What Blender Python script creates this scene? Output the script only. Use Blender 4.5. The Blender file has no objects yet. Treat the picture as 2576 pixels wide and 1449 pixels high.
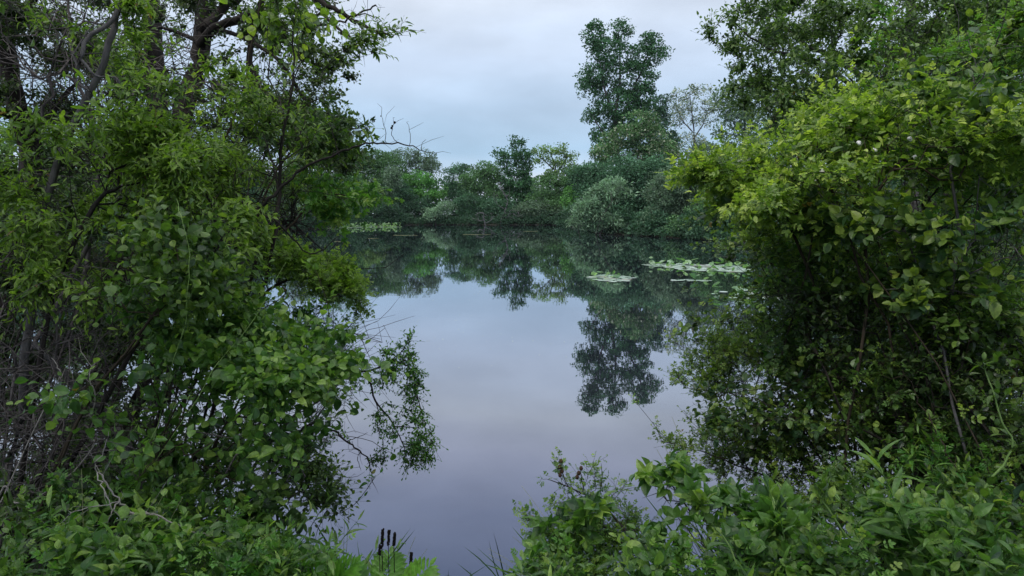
import bpy, math, random
import numpy as np

# ------------------------------------------------------------------ camera, sky, sun, exposure
SC = bpy.context.scene
COL = SC.collection
TH = math.radians(6.15)
F, CX, CY, EYE = 1800.0, 1288.0, 724.5, 2.0
cam_d = bpy.data.cameras.new('camera')
cam_d.sensor_width = 36.0
cam_d.lens = 36.0 * F / 2576.0
cam_d.clip_start = 0.05
cam_d.clip_end = 8000.0
cam = bpy.data.objects.new('camera', cam_d)
cam.location = (0, 0, EYE)
cam.rotation_euler = (math.radians(90) - TH, 0, 0)
COL.objects.link(cam)
SC.camera = cam
SC.view_settings.view_transform = 'Standard'
SC.view_settings.look = 'None'
SC.view_settings.exposure = 0.0
SC.view_settings.gamma = 1.0
SC.render.film_transparent = False
SC.cycles.max_bounces = 7
SC.cycles.diffuse_bounces = 4
SC.cycles.glossy_bounces = 3
SC.cycles.transmission_bounces = 4
SC.cycles.caustics_reflective = False
SC.cycles.caustics_refractive = False
SC.cycles.sample_clamp_indirect = 4.0

SUN_ELEV, SUN_AZ = math.radians(52), math.radians(215)      # azimuth measured clockwise from +Y


def link(nt, a, b):
    nt.links.new(a, b)


def build_world():
    w = bpy.data.worlds.new('World')
    SC.world = w
    w.use_nodes = True
    nt = w.node_tree
    nt.nodes.clear()
    N = nt.nodes.new
    out = N('ShaderNodeOutputWorld')
    sky = N('ShaderNodeTexSky')
    sky.sky_type = 'NISHITA'
    sky.sun_disc = False
    sky.sun_elevation = SUN_ELEV
    sky.sun_rotation = SUN_AZ
    bg1 = N('ShaderNodeBackground')
    bg1.inputs['Strength'].default_value = 0.08
    link(nt, sky.outputs[0], bg1.inputs['Color'])
    # stratus veil: colour follows elevation, broken by wide flat streaks of noise
    tc = N('ShaderNodeTexCoord')
    sep = N('ShaderNodeSeparateXYZ')
    link(nt, tc.outputs['Generated'], sep.inputs[0])
    mp = N('ShaderNodeMapping')
    mp.inputs['Scale'].default_value = (1.0, 1.0, 6.5)
    mp.inputs['Rotation'].default_value = (0.0, 0.05, 0.3)
    link(nt, tc.outputs['Generated'], mp.inputs[0])
    nz = N('ShaderNodeTexNoise')
    nz.inputs['Scale'].default_value = 2.2
    nz.inputs['Detail'].default_value = 5.0
    nz.inputs['Roughness'].default_value = 0.5
    nz.inputs['Distortion'].default_value = 0.25
    link(nt, mp.outputs[0], nz.inputs['Vector'])
    m1 = N('ShaderNodeMath'); m1.operation = 'MULTIPLY_ADD'
    m1.inputs[1].default_value = 0.09
    m1.inputs[2].default_value = -0.045
    link(nt, nz.outputs[0], m1.inputs[0])
    m2 = N('ShaderNodeMath'); m2.operation = 'ADD'
    link(nt, m1.outputs[0], m2.inputs[0]); link(nt, sep.outputs['Z'], m2.inputs[1])
    rp = N('ShaderNodeValToRGB')
    e = rp.color_ramp.elements
    stops = [(0.0, (0.62, 0.68, 0.80)), (0.045, (0.55, 0.64, 0.77)), (0.085, (0.38, 0.55, 0.74)),
             (0.14, (0.45, 0.59, 0.77)), (0.20, (0.57, 0.68, 0.85)), (0.27, (0.65, 0.72, 0.83)), (0.33, (0.60, 0.66, 0.84)), (0.40, (0.42, 0.50, 0.72)),
             (0.47, (0.33, 0.42, 0.66)), (0.62, (0.75, 0.82, 1.0)), (1.0, (1.6, 1.65, 1.7))]
    while len(e) < len(stops):
        e.new(0.5)
    for el, (p, c) in zip(e, stops):
        el.position = p
        el.color = (*c, 1)
    link(nt, m2.outputs[0], rp.inputs[0])
    # soft mottled cloud, seen mostly in the water
    nz2 = N('ShaderNodeTexNoise')
    mp2 = N('ShaderNodeMapping')
    mp2.inputs['Scale'].default_value = (1.6, 1.6, 4.0)
    mp2.inputs['Location'].default_value = (3.1, 0.4, 0.2)
    link(nt, tc.outputs['Generated'], mp2.inputs[0])
    link(nt, mp2.outputs[0], nz2.inputs['Vector'])
    nz2.inputs['Scale'].default_value = 3.6
    nz2.inputs['Detail'].default_value = 6.0
    mr = N('ShaderNodeMapRange')
    mr.inputs[1].default_value = 0.3; mr.inputs[2].default_value = 0.7
    mr.inputs[3].default_value = 1.06; mr.inputs[4].default_value = 1.34
    link(nt, nz2.outputs[0], mr.inputs[0])
    bg2 = N('ShaderNodeBackground')
    link(nt, rp.outputs[0], bg2.inputs['Color'])
    link(nt, mr.outputs[0], bg2.inputs['Strength'])
    mix = N('ShaderNodeMixShader')
    mix.inputs[0].default_value = 0.9
    link(nt, bg1.outputs[0], mix.inputs[1]); link(nt, bg2.outputs[0], mix.inputs[2])
    link(nt, mix.outputs[0], out.inputs[0])
    w.cycles.sampling_method = 'MANUAL'
    w.cycles.sample_map_resolution = 256


build_world()
sun_d = bpy.data.lights.new('sun', 'SUN')
sun_d.energy = 1.5
sun_d.angle = math.radians(12)
sun_d.color = (1.0, 0.96, 0.88)
sun = bpy.data.objects.new('sun', sun_d)
sun.rotation_euler = (math.radians(90) - SUN_ELEV, 0, -SUN_AZ + math.radians(180))
COL.objects.link(sun)


# ------------------------------------------------------------------ helpers
def at(px, py, D):
    """photograph point (2576 x 1449) to the world point standing D metres down the pond (array friendly)"""
    px = np.asarray(px, float); py = np.asarray(py, float); D = np.asarray(D, float)
    a = (px - CX) / F
    b = (CY - py) / F
    dy = math.cos(TH) + b * math.sin(TH)
    dz = -math.sin(TH) + b * math.cos(TH)
    return np.stack([a / dy * D, D + 0 * a, EYE + dz / dy * D], -1)


FAR_U = np.array([-1.6, -0.9, -0.66, -0.5, -0.37, -0.27, -0.20, -0.12, 0.07, 0.085, 0.13, 0.19, 0.27, 0.36, 0.5, 0.8, 1.6])
FAR_D = np.array([8., 11., 26., 44., 60., 80., 98., 104., 103., 90., 63., 57., 50., 42., 26., 11., 8.])


def shore_signed(x, y):
    """positive on land, negative over the pond (metres)"""
    x = np.asarray(x, float); y = np.asarray(y, float)
    near = 3.35 + 0.22 * np.sin(x * 2.1) + 0.14 * np.sin(x * 5.3 + 1) + 0.55 * np.clip(np.abs(x + 0.1) - 0.9, 0, 2.2)
    u = np.where(y > 0.5, x / np.maximum(y, 0.5), np.sign(x) * 3)
    far = np.interp(u, FAR_U, FAR_D)
    return np.maximum(near - y, (y - far) * 0.9)


def ground_z(x, y):
    s = shore_signed(x, y)
    z = 0.55 * np.tanh(s / 1.6)
    z = z + 0.03 * np.sin(x * 3.7 + y * 1.3) + 0.02 * np.sin(x * 9.1 - y * 7.7) * (np.abs(s) < 30)
    return z


def gz(x, y):
    return float(ground_z(x, y))


def nrm(v):
    return v / np.maximum(np.linalg.norm(v, axis=-1, keepdims=True), 1e-9)


def mesh_from(name, V, faces_by_n, rnd=None, mats=None, matidx=None, smooth=False):
    """faces_by_n: list of int arrays (n_faces, k)"""
    me = bpy.data.meshes.new(name)
    me.vertices.add(len(V))
    me.vertices.foreach_set('co', np.ascontiguousarray(V, dtype=np.float32).ravel())
    loops = np.concatenate([f.ravel() for f in faces_by_n]).astype(np.int32)
    sizes = np.concatenate([np.full(len(f), f.shape[1]) for f in faces_by_n]).astype(np.int32)
    me.loops.add(len(loops))
    me.loops.foreach_set('vertex_index', loops)
    me.polygons.add(len(sizes))
    starts = np.concatenate([[0], np.cumsum(sizes)[:-1]]).astype(np.int32)
    me.polygons.foreach_set('loop_start', starts)
    if smooth:
        me.polygons.foreach_set('use_smooth', np.ones(len(sizes), dtype=bool))
    else:
        me.polygons.foreach_set('use_smooth', np.zeros(len(sizes), dtype=bool))
    if matidx is not None:
        me.polygons.foreach_set('material_index', matidx.astype(np.int32))
    me.update(calc_edges=True)
    if rnd is not None:
        at_ = me.attributes.new('tint', 'FLOAT', 'FACE')
        at_.data.foreach_set('value', np.ascontiguousarray(rnd, dtype=np.float32))
    for m in (mats or []):
        me.materials.append(m)
    return me


def obj(name, me, parent=None):
    o = bpy.data.objects.new(name, me)
    COL.objects.link(o)
    if parent is not None:
        o.parent = parent
    return o


def thing(name, label, cat, loc, group=None):
    o = bpy.data.objects.new(name, None)
    o.empty_display_size = 0.2
    COL.objects.link(o)
    o.location = [float(v) for v in loc]
    o['label'] = label
    o['category'] = cat
    if group:
        o['group'] = group
    return o


# ------------------------------------------------------------------ materials
def leaf_mat(name, stops, trans=0.35, rough=0.38, spec=0.55, tcol=(1.0, 1.15, 0.45), tgain=1.6, mottle=55.0):
    m = bpy.data.materials.new(name)
    m.use_nodes = True
    nt = m.node_tree
    nt.nodes.clear()
    N = nt.nodes.new
    out = N('ShaderNodeOutputMaterial')
    a = N('ShaderNodeAttribute'); a.attribute_name = 'tint'
    if mottle:                            # the last stop is the odd browned leaf
        stops = [(q * 0.9, c) for q, c in stops] + [(0.97, (0.20, 0.13, 0.04))]
    rp = N('ShaderNodeValToRGB')
    e = rp.color_ramp.elements
    while len(e) < len(stops):
        e.new(0.5)
    for el, (p, c) in zip(e, stops):
        el.position = p; el.color = (*c, 1)
    link(nt, a.outputs['Fac'], rp.inputs[0])
    p = N('ShaderNodeBsdfPrincipled')
    p.inputs['Roughness'].default_value = rough
    p.inputs['Specular IOR Level'].default_value = spec
    col = rp.outputs[0]
    if mottle:
        # blotches and puckering of the blade
        tc = N('ShaderNodeTexCoord')
        nz = N('ShaderNodeTexNoise'); nz.inputs['Scale'].default_value = mottle; nz.inputs['Detail'].default_value = 3
        link(nt, tc.outputs['Object'], nz.inputs['Vector'])
        mr = N('ShaderNodeMapRange'); mr.inputs[1].default_value = 0.3; mr.inputs[2].default_value = 0.7
        mr.inputs[3].default_value = 0.68; mr.inputs[4].default_value = 1.3
        link(nt, nz.outputs[0], mr.inputs[0])
        vm = N('ShaderNodeMix'); vm.data_type = 'RGBA'; vm.blend_type = 'MULTIPLY'; vm.inputs['Factor'].default_value = 1.0
        link(nt, rp.outputs[0], vm.inputs['A']); link(nt, mr.outputs[0], vm.inputs['B'])
        col = vm.outputs['Result']
        bp = N('ShaderNodeBump'); bp.inputs['Strength'].default_value = 0.6; bp.inputs['Distance'].default_value = 0.006
        link(nt, nz.outputs[0], bp.inputs['Height']); link(nt, bp.outputs[0], p.inputs['Normal'])
    link(nt, col, p.inputs['Base Color'])
    tr = N('ShaderNodeBsdfTranslucent')
    mu = N('ShaderNodeMix'); mu.data_type = 'RGBA'; mu.blend_type = 'MULTIPLY'
    mu.inputs['Factor'].default_value = 1.0
    link(nt, col, mu.inputs['A'])
    mu.inputs['B'].default_value = (tcol[0] * tgain, tcol[1] * tgain, tcol[2] * tgain, 1)
    link(nt, mu.outputs['Result'], tr.inputs['Color'])
    mx = N('ShaderNodeMixShader')
    mx.inputs[0].default_value = trans
    link(nt, p.outputs[0], mx.inputs[1]); link(nt, tr.outputs[0], mx.inputs[2])
    link(nt, mx.outputs[0], out.inputs[0])
    return m


def bark_mat(name, c1, c2, scale=30.0, bump=0.4, rough=0.9):
    m = bpy.data.materials.new(name)
    m.use_nodes = True
    nt = m.node_tree
    p = nt.nodes['Principled BSDF']
    p.inputs['Roughness'].default_value = rough
    p.inputs['Specular IOR Level'].default_value = 0.2
    tc = nt.nodes.new('ShaderNodeTexCoord')
    mp = nt.nodes.new('ShaderNodeMapping')
    mp.inputs['Scale'].default_value = (1, 1, 0.3)
    nz = nt.nodes.new('ShaderNodeTexNoise')
    nz.inputs['Scale'].default_value = scale
    nz.inputs['Detail'].default_value = 6
    nz.inputs['Roughness'].default_value = 0.7
    rp = nt.nodes.new('ShaderNodeValToRGB')
    rp.color_ramp.elements[0].position = 0.3; rp.color_ramp.elements[0].color = (*c1, 1)
    rp.color_ramp.elements[1].position = 0.7; rp.color_ramp.elements[1].color = (*c2, 1)
    bp = nt.nodes.new('ShaderNodeBump')
    bp.inputs['Strength'].default_value = bump
    bp.inputs['Distance'].default_value = 0.02
    link(nt, tc.outputs['Object'], mp.inputs[0]); link(nt, mp.outputs[0], nz.inputs['Vector'])
    link(nt, nz.outputs[0], rp.inputs[0]); link(nt, rp.outputs[0], p.inputs['Base Color'])
    link(nt, nz.outputs[0], bp.inputs['Height']); link(nt, bp.outputs[0], p.inputs['Normal'])
    return m


def G(*c):
    return [(i / max(1, len(c) - 1), x) for i, x in enumerate(c)]


M = {}
# near foliage
M['green'] = leaf_mat('green_leaf', G((0.022, 0.05, 0.016), (0.052, 0.108, 0.026), (0.11, 0.20, 0.038), (0.22, 0.32, 0.055)))
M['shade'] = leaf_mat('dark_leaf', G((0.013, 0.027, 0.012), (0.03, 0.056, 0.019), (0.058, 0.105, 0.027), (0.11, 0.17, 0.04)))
M['lime'] = leaf_mat('lime_leaf', G((0.05, 0.10, 0.022), (0.115, 0.20, 0.035), (0.25, 0.36, 0.055), (0.45, 0.54, 0.10)), trans=0.4)
M['olive'] = leaf_mat('olive_leaf', G((0.03, 0.06, 0.026), (0.062, 0.12, 0.042), (0.12, 0.2, 0.06), (0.2, 0.29, 0.09)), rough=0.5)
M['viburnum'] = leaf_mat('viburnum_leaf', G((0.025, 0.062, 0.034), (0.055, 0.115, 0.042), (0.13, 0.21, 0.04), (0.26, 0.34, 0.055)), rough=0.42, spec=0.5)
M['weed'] = leaf_mat('weed_leaf', G((0.028, 0.075, 0.022), (0.07, 0.165, 0.036), (0.14, 0.26, 0.05), (0.27, 0.40, 0.08)))
M['sweep'] = leaf_mat('sweeping_leaf', G((0.035, 0.075, 0.018), (0.085, 0.16, 0.028), (0.15, 0.25, 0.04), (0.24, 0.36, 0.055)), trans=0.42)
M['fern'] = leaf_mat('fern_leaf', G((0.07, 0.2, 0.03), (0.13, 0.31, 0.04), (0.2, 0.4, 0.06)), trans=0.45)
M['vine'] = leaf_mat('vine_leaf', G((0.03, 0.10, 0.02), (0.07, 0.2, 0.03), (0.15, 0.31, 0.05), (0.27, 0.38, 0.07)))
# far foliage: cooler
def far(name, c, lo=0.55, hi=1.7, trans=0.25):
    c = np.array(c)
    return leaf_mat(name, G(tuple(c * lo), tuple(c), tuple(c * hi)), trans=trans, rough=0.55, spec=0.3, tcol=(1, 1.1, 0.7), tgain=1.3, mottle=0)
M['f_teal'] = far('teal_leaf', (0.082, 0.180, 0.098))
M['f_green'] = far('mid_green_leaf', (0.105, 0.215, 0.082))
M['f_grey'] = far('grey_green_leaf', (0.145, 0.225, 0.14))
M['f_willow'] = far('willow_leaf', (0.24, 0.37, 0.24))
M['f_bright'] = far('fresh_green_leaf', (0.12, 0.30, 0.07))
M['f_yellow'] = far('yellow_green_leaf', (0.18, 0.30, 0.09))
M['f_dark'] = far('deep_green_leaf', (0.050, 0.115, 0.062))
M['f_cream'] = far('blossom_leaf', (0.42, 0.46, 0.34), lo=0.4, hi=1.5)
M['f_cotton'] = far('cottonwood_leaf', (0.062, 0.165, 0.066))
M['bark'] = bark_mat('dark_bark', (0.012, 0.010, 0.009), (0.055, 0.047, 0.042), 25)
M['bark_grey'] = bark_mat('grey_bark', (0.06, 0.055, 0.055), (0.16, 0.15, 0.15), 30)
M['dead'] = bark_mat('dead_wood', (0.035, 0.03, 0.03), (0.19, 0.165, 0.16), 14)
M['pale'] = bark_mat('bleached_wood', (0.2, 0.18, 0.165), (0.4, 0.365, 0.335), 40)
M['stem'] = bark_mat('brown_stem', (0.025, 0.018, 0.012), (0.07, 0.055, 0.04), 30)
M['greenstem'] = bark_mat('green_stem', (0.05, 0.12, 0.03), (0.12, 0.22, 0.05), 30)
M['limestem'] = bark_mat('pale_green_stem', (0.16, 0.28, 0.07), (0.3, 0.42, 0.14), 30)
M['f_bark'] = bark_mat('distant_bark', (0.04, 0.035, 0.035), (0.12, 0.11, 0.11), 3)
M['f_twig'] = bark_mat('distant_dead_twig', (0.10, 0.095, 0.10), (0.2, 0.19, 0.2), 3)
M['white'] = bark_mat('white_petal', (0.75, 0.73, 0.68), (0.85, 0.84, 0.8), 30)
M['spore'] = bark_mat('dark_spore_bead', (0.006, 0.005, 0.005), (0.02, 0.016, 0.013), 60)
M['bud'] = bark_mat('brown_bud', (0.05, 0.03, 0.02), (0.12, 0.07, 0.04), 60)
M['straw'] = bark_mat('straw', (0.2, 0.22, 0.1), (0.4, 0.42, 0.24), 30)
M['rust'] = leaf_mat('rusty_leaf', G((0.22, 0.10, 0.03), (0.35, 0.16, 0.05)))


# ------------------------------------------------------------------ leaf templates: (verts, tris) unit length along +Y
def strip(width, n=4, fold=0.25, curl=0.25, wmax=0.45, serr=0.0, off=(0, 0, 0), ang=0.0, L=1.0, stalk=0.0, twist=0.0):
    """leaf blade with a midrib fold; profile peaks at wmax of the length"""
    V = []
    Fc = []
    for i in range(n + 1):
        t = i / n
        a = math.log(0.5) / math.log(wmax)
        w = width * math.sin(math.pi * min(1, max(0, t)) ** a) ** 0.8 if 0 < i < n else 0.0
        if serr and 0 < i < n:
            w *= 1 + serr * (1 if i % 2 else -1)
        z = -curl * t * t
        y = stalk + (1 - stalk) * t
        tw = twist * t
        V.append((0, y, z))
        if 0 < i < n:
            V.append((-w * 0.5 * math.cos(tw), y + 0.02, z + fold * w * 0.5 - w * .5 * math.sin(tw)))
            V.append((w * 0.5 * math.cos(tw), y + 0.02, z + fold * w * 0.5 + w * .5 * math.sin(tw)))
    # index: 0 = base, then triples, last = tip
    idx = lambda i: 0 if i == 0 else (1 + 3 * (i - 1) if i < n else 1 + 3 * (n - 1))
    for i in range(n):
        a0, a1 = idx(i), idx(i + 1)
        if i == 0:
            Fc += [(0, a1, a1 + 1), (0, a1 + 2, a1)]
        elif i == n - 1:
            Fc += [(a0, a1, a0 + 1), (a0, a0 + 2, a1)]
        else:
            Fc += [(a0, a1, a1 + 1), (a0, a1 + 1, a0 + 1), (a0, a0 + 2, a1 + 2), (a0, a1 + 2, a1)]
    V = np.array(V, float) * L
    c, s = math.cos(ang), math.sin(ang)
    R = np.array([[c, s, 0], [-s, c, 0], [0, 0, 1]])
    V = V @ R.T + np.array(off)
    return V, np.array(Fc)


def merge(parts):
    Vs, Fs, k = [], [], 0
    for V, Fc in parts:
        Vs.append(V); Fs.append(Fc + k); k += len(V)
    return np.concatenate(Vs), np.concatenate(Fs)


def compound(nl=5, lw=0.55, ll=0.36):
    parts = []
    r = strip(0.02, 2, 0, 0.15)          # rachis
    parts.append(r)
    pairs = (nl - 1) // 2
    for i in range(pairs):
        y = 0.3 + 0.32 * i / max(1, pairs - 1) if pairs > 1 else 0.5
        for s in (-1, 1):
            parts.append(strip(lw, 3, 0.3, 0.2, off=(0, y, -0.1 * y * y), ang=s * 1.05, L=ll * (0.85 + 0.1 * i)))
    parts.append(strip(lw, 3, 0.3, 0.2, off=(0, 0.66, -0.06), ang=0, L=ll * 1.1))
    return merge(parts)


def trifoliate(w=0.62):
    p = [strip(w, 5, 0.35, 0.35, 0.4, off=(0, 0.4, 0), L=0.62, serr=0.06),
         strip(w, 5, 0.35, 0.45, 0.4, off=(0, 0.34, 0), ang=1.15, L=0.52, serr=0.06),
         strip(w, 5, 0.35, 0.45, 0.4, off=(0, 0.34, 0), ang=-1.15, L=0.52, serr=0.06),
         strip(0.03, 2, 0, 0, L=0.42)]
    return merge(p)


def lobed(lobes=5, droop=0.3):
    """palmate leaf: fan of pointed lobes round the stalk end"""
    out = [(0, 0)]
    angs = np.linspace(-2.2, 2.2, lobes)
    rad = [0.5, 0.78, 1.0, 0.78, 0.5] if lobes == 5 else [0.7, 1.0, 0.7]
    ring = []
    for i, (a, r) in enumerate(zip(angs, rad)):
        r = r * 0.72
        for da, k in ((-0.26, 0.72), (-0.12, 0.78), (0, 1.0), (0.12, 0.78), (0.26, 0.72)):
            ring.append((math.sin(a + da) * r * k, 0.28 + math.cos(a + da) * r * k))
        if i < lobes - 1:
            am = (a + angs[i + 1]) / 2
            ring.append((math.sin(am) * 0.32, 0.28 + math.cos(am) * 0.32))
    V = [(0, 0.28, 0.0)] + [(x, y, -droop * ((x * x + (y - .28) ** 2)) + 0.05 * ((i % 3) - 1)) for i, (x, y) in enumerate(ring)]
    V.append((0, 0, 0.02))
    Fc = [(0, i, i + 1) for i in range(1, len(ring))]
    V2, F2 = strip(0.03, 2, 0, 0, L=0.3)
    return merge([(np.array(V, float), np.array(Fc)), (V2, F2)])


def simple_quad(w=0.7, bend=0.15):
    V = np.array([(0, 0, 0), (w / 2, 0.5, bend * .5), (0, 1, -bend), (-w / 2, 0.5, bend * .5)], float)
    return V, np.array([(0, 1, 2), (0, 2, 3)])


def frond():
    parts = [strip(0.02, 3, 0, 0.3)]
    for i in range(8):
        y = 0.22 + 0.085 * i
        L = 0.42 * math.sin(math.pi * (0.25 + 0.72 * i / 8)) + 0.05
        for s in (-1, 1):
            parts.append(strip(0.30, 4, 0.1, 0.25, 0.5, serr=0.18, off=(0, y, -0.3 * y * y), ang=s * (1.15 - 0.05 * i), L=L))
    parts.append(strip(0.5, 3, 0.1, 0.2, off=(0, 0.86, -0.22), L=0.2))
    return merge(parts)


T = {
    'ovate': [strip(0.5, 6, 0.6, 0.8, 0.45, twist=0.6), strip(0.55, 5, 0.22, 0.25, 0.40), strip(0.60, 5, 0.3, 0.5, 0.42), strip(0.52, 5, 0.15, 0.0, 0.42, twist=0.5), strip(0.58, 5, 0.35, 0.15, 0.38)],
    'round': [strip(0.72, 6, 0.55, 0.75, 0.5, twist=-0.5), strip(0.82, 6, 0.15, 0.2, 0.48), strip(0.86, 6, 0.25, 0.4, 0.5), strip(0.78, 6, 0.1, 0.0, 0.5, twist=0.4), strip(0.8, 6, 0.3, 0.3, 0.55)],
    'serrate': [strip(0.72, 9, 0.2, 0.25, 0.42, serr=0.05), strip(0.78, 9, 0.28, 0.45, 0.42, serr=0.06), strip(0.7, 9, 0.12, 0.05, 0.42, serr=0.05, twist=0.4)],
    'small': [strip(0.5, 3, 0.25, 0.2), strip(0.55, 3, 0.3, 0.4), strip(0.5, 3, 0.1, 0.0, twist=0.5)],
    'lance': [strip(0.20, 6, 0.2, 0.35), strip(0.22, 6, 0.3, 0.7), strip(0.2, 6, 0.2, 0.05, twist=0.6)],
    'oblong': [strip(0.3, 6, 0.6, 0.9, 0.5, twist=-0.7), strip(0.34, 5, 0.25, 0.3, 0.55), strip(0.36, 5, 0.3, 0.55, 0.55), strip(0.32, 5, 0.2, 0.05, 0.55, twist=0.5)],
    'rose': [compound(5), compound(7, 0.5, 0.3), compound(5, 0.6, 0.38)],
    'ivy': [trifoliate(), trifoliate(0.7)],
    'lobed': [lobed(5, 0.25), lobed(5, 0.5), lobed(5, 0.1)],
    'quad': [simple_quad(0.7), simple_quad(0.6, 0.3), simple_quad(0.8, 0.05)],
    'feather': [simple_quad(0.22), simple_quad(0.26, 0.3)],
    'frond': [frond()],
    'grass': [strip(0.02, 6, 0.3, 0.5, 0.3), strip(0.025, 6, 0.3, 1.0, 0.3)],
}


def place_leaves(kind, pos, d, n, size, rnd, rng):
    """vectorised leaf copies -> V, tris, face tint"""
    Vs, Fs, Rs, base = [], [], [], 0
    tid = rng.integers(0, len(T[kind]), len(pos))
    y = nrm(d)
    z = n - (n * y).sum(-1, keepdims=True) * y
    z = nrm(z + 1e-6)
    x = np.cross(y, z)
    for k, (tv, tf) in enumerate(T[kind]):
        s = np.where(tid == k)[0]
        if not len(s):
            continue
        R = np.stack([x[s], y[s], z[s]], 1) * size[s][:, None, None]        # rows are axes
        V = np.einsum('vi,nij->nvj', tv, R) + pos[s][:, None, :]
        Vs.append(V.reshape(-1, 3))
        off = base + np.arange(len(s))[:, None, None] * len(tv)
        Fs.append((tf[None] + off).reshape(-1, 3))
        Rs.append(np.repeat(rnd[s], len(tf)))
        base += len(s) * len(tv)
    return np.concatenate(Vs), np.concatenate(Fs), np.concatenate(Rs)


# ------------------------------------------------------------------ branching skeletons
class Skel:
    def __init__(self, rng):
        self.p, self.par, self.pl, self.fl = [], [], [], []
        self.rng = rng

    def add(self, p, par, floor=0.0):
        self.p.append(np.asarray(p, float)); self.par.append(par)
        self.pl.append(0.0 if par < 0 else self.pl[par] + float(np.linalg.norm(self.p[-1] - self.p[par])))
        self.fl.append(floor)
        return len(self.p) - 1

    def nearest(self, q):
        P = np.array(self.p)
        return int(np.argmin(((P - q) ** 2).sum(1)))

    def limb(self, pts, r0=0.0, r1=0.0, attach=None, wob=0.02, sub=4):
        """hand laid limb through world points, Catmull-Rom smoothed"""
        pts = [np.asarray(p, float) for p in pts]
        if attach is None and self.p:
            attach = self.nearest(pts[0])
        if attach is None or attach < 0 or not self.p:
            cur = self.add(pts[0], -1, r0)
        else:
            cur = attach
            if np.linalg.norm(self.p[cur] - pts[0]) > 0.03:
                cur = self.add(pts[0], cur, r0)
        n = len(pts)
        E = [pts[0] * 2 - pts[1]] + pts + [pts[-1] * 2 - pts[-2]]
        ids = [cur]
        for i in range(n - 1):
            a, b, c, d = E[i], E[i + 1], E[i + 2], E[i + 3]
            L = np.linalg.norm(c - b)
            for k in range(1, sub + 1):
                t = k / sub
                q = 0.5 * ((2 * b) + (-a + c) * t + (2 * a - 5 * b + 4 * c - d) * t * t + (-a + 3 * b - 3 * c + d) * t ** 3)
                q = q + self.rng.normal(0, wob * L, 3) * (0.7 if k < sub else 0.2)
                f = (i + t) / (n - 1)
                cur = self.add(q, cur, r0 + (r1 - r0) * f)
                ids.append(cur)
        return ids

    def grow(self, targets, alpha=0.4, step=0.25, wob=0.12, sag=0.0, minlen=0.0):
        roots = [i for i, q in enumerate(self.par)]
        P0 = np.array(self.p)
        dist = np.array([np.min(np.linalg.norm(P0 - t, axis=1)) for t in targets])
        added = []
        for ti in np.argsort(dist):
            t = targets[ti]
            P = np.array(self.p)
            d = np.linalg.norm(P - t, axis=1)
            cost = d + alpha * np.array(self.pl)
            j = int(np.argmin(cost))
            L = d[j]
            if L < 1e-3:
                continue
            n = max(1, int(round(L / step)))
            cur = j
            # start out along the parent's own direction, so forks are sweeping
            pj = self.par[j]
            dirp = nrm(self.p[j] - self.p[pj]) if pj >= 0 else np.array([0, 0, 1.0])
            a, c = self.p[j], t
            mid = a + dirp * L * 0.42
            for k in range(1, n + 1):
                s = k / n
                q = (1 - s) ** 2 * a + 2 * s * (1 - s) * (mid * 0.55 + (a + c) / 2 * 0.45) + s * s * c
                if k < n:
                    q = q + self.rng.normal(0, wob * L / n, 3)
                    q[2] -= sag * L * s * (1 - s) * 4
                cur = self.add(q, cur)
            added.append(cur)
        return added

    def finish(self, tip=0.0015, expo=2.4, rmax=9.0):
        n = len(self.p)
        P = np.array(self.p); par = np.array(self.par)
        acc = np.zeros(n)
        r = np.zeros(n)
        main = -np.ones(n, int)
        best = np.zeros(n)
        for i in range(n - 1, -1, -1):
            r[i] = max(tip, acc[i] ** (1 / expo) if acc[i] > 0 else tip)
            r[i] = max(min(r[i], rmax), self.fl[i])
            q = par[i]
            if q >= 0:
                acc[q] += (r[i] ** expo) * 1.01
                if r[i] > best[q]:
                    best[q] = r[i]; main[q] = i
        self.P, self.PAR, self.R, self.MAIN = P, par, r, main
        d = np.zeros((n, 3))
        has = par >= 0
        d[has] = P[has] - P[par[has]]
        d = nrm(d)
        self.D = d
        return self

    def tube(self, k=5, name='stems', mat=None, parent=None, min_r=0.0, smooth=True):
        P, par, R, main, D = self.P, self.PAR, self.R, self.MAIN, self.D
        pos, tan, rad, quads = [], [], [], []
        ringof = {}
        n = len(P)
        for i in range(n):
            if par[i] < 0 or R[i] < min_r:
                continue
            q = par[i]
            if main[q] == i and q in ringof:
                a = ringof[q]
            else:
                t = D[i]
                pos.append(P[q]); tan.append(t); rad.append(R[i] if par[q] >= 0 else R[i] * 1.25)
                a = len(pos) - 1
            t = D[i]
            if main[i] >= 0:
                t = t + D[main[i]]
            pos.append(P[i]); tan.append(t); rad.append(R[i] if main[i] >= 0 else R[i] * 0.45)
            b = len(pos) - 1
            ringof[i] = b
            quads.append((a, b))
        if not pos:
            return None
        pos = np.array(pos); tan = nrm(np.array(tan)); rad = np.array(rad)
        ref = np.where(np.abs(tan[:, 2:3]) > 0.95, np.array([[1.0, 0, 0]]), np.array([[0, 0.08, 1.0]]))
        x = nrm(np.cross(ref, tan)); y = np.cross(tan, x)
        an = np.arange(k) / k * 2 * math.pi
        ring = x[:, None, :] * np.cos(an)[None, :, None] + y[:, None, :] * np.sin(an)[None, :, None]
        V = pos[:, None, :] + ring * rad[:, None, None]
        ab = np.array(quads)
        j = np.arange(k); j2 = (j + 1) % k
        Q = np.stack([ab[:, :1] * k + j, ab[:, :1] * k + j2, ab[:, 1:] * k + j2, ab[:, 1:] * k + j], -1).reshape(-1, 4)
        V = V.reshape(-1, 3)
        if parent is not None:
            V = V - np.array(parent.location)
        me = mesh_from(name, V, [Q], mats=[mat], smooth=smooth)
        return obj(name, me, parent)


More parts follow.
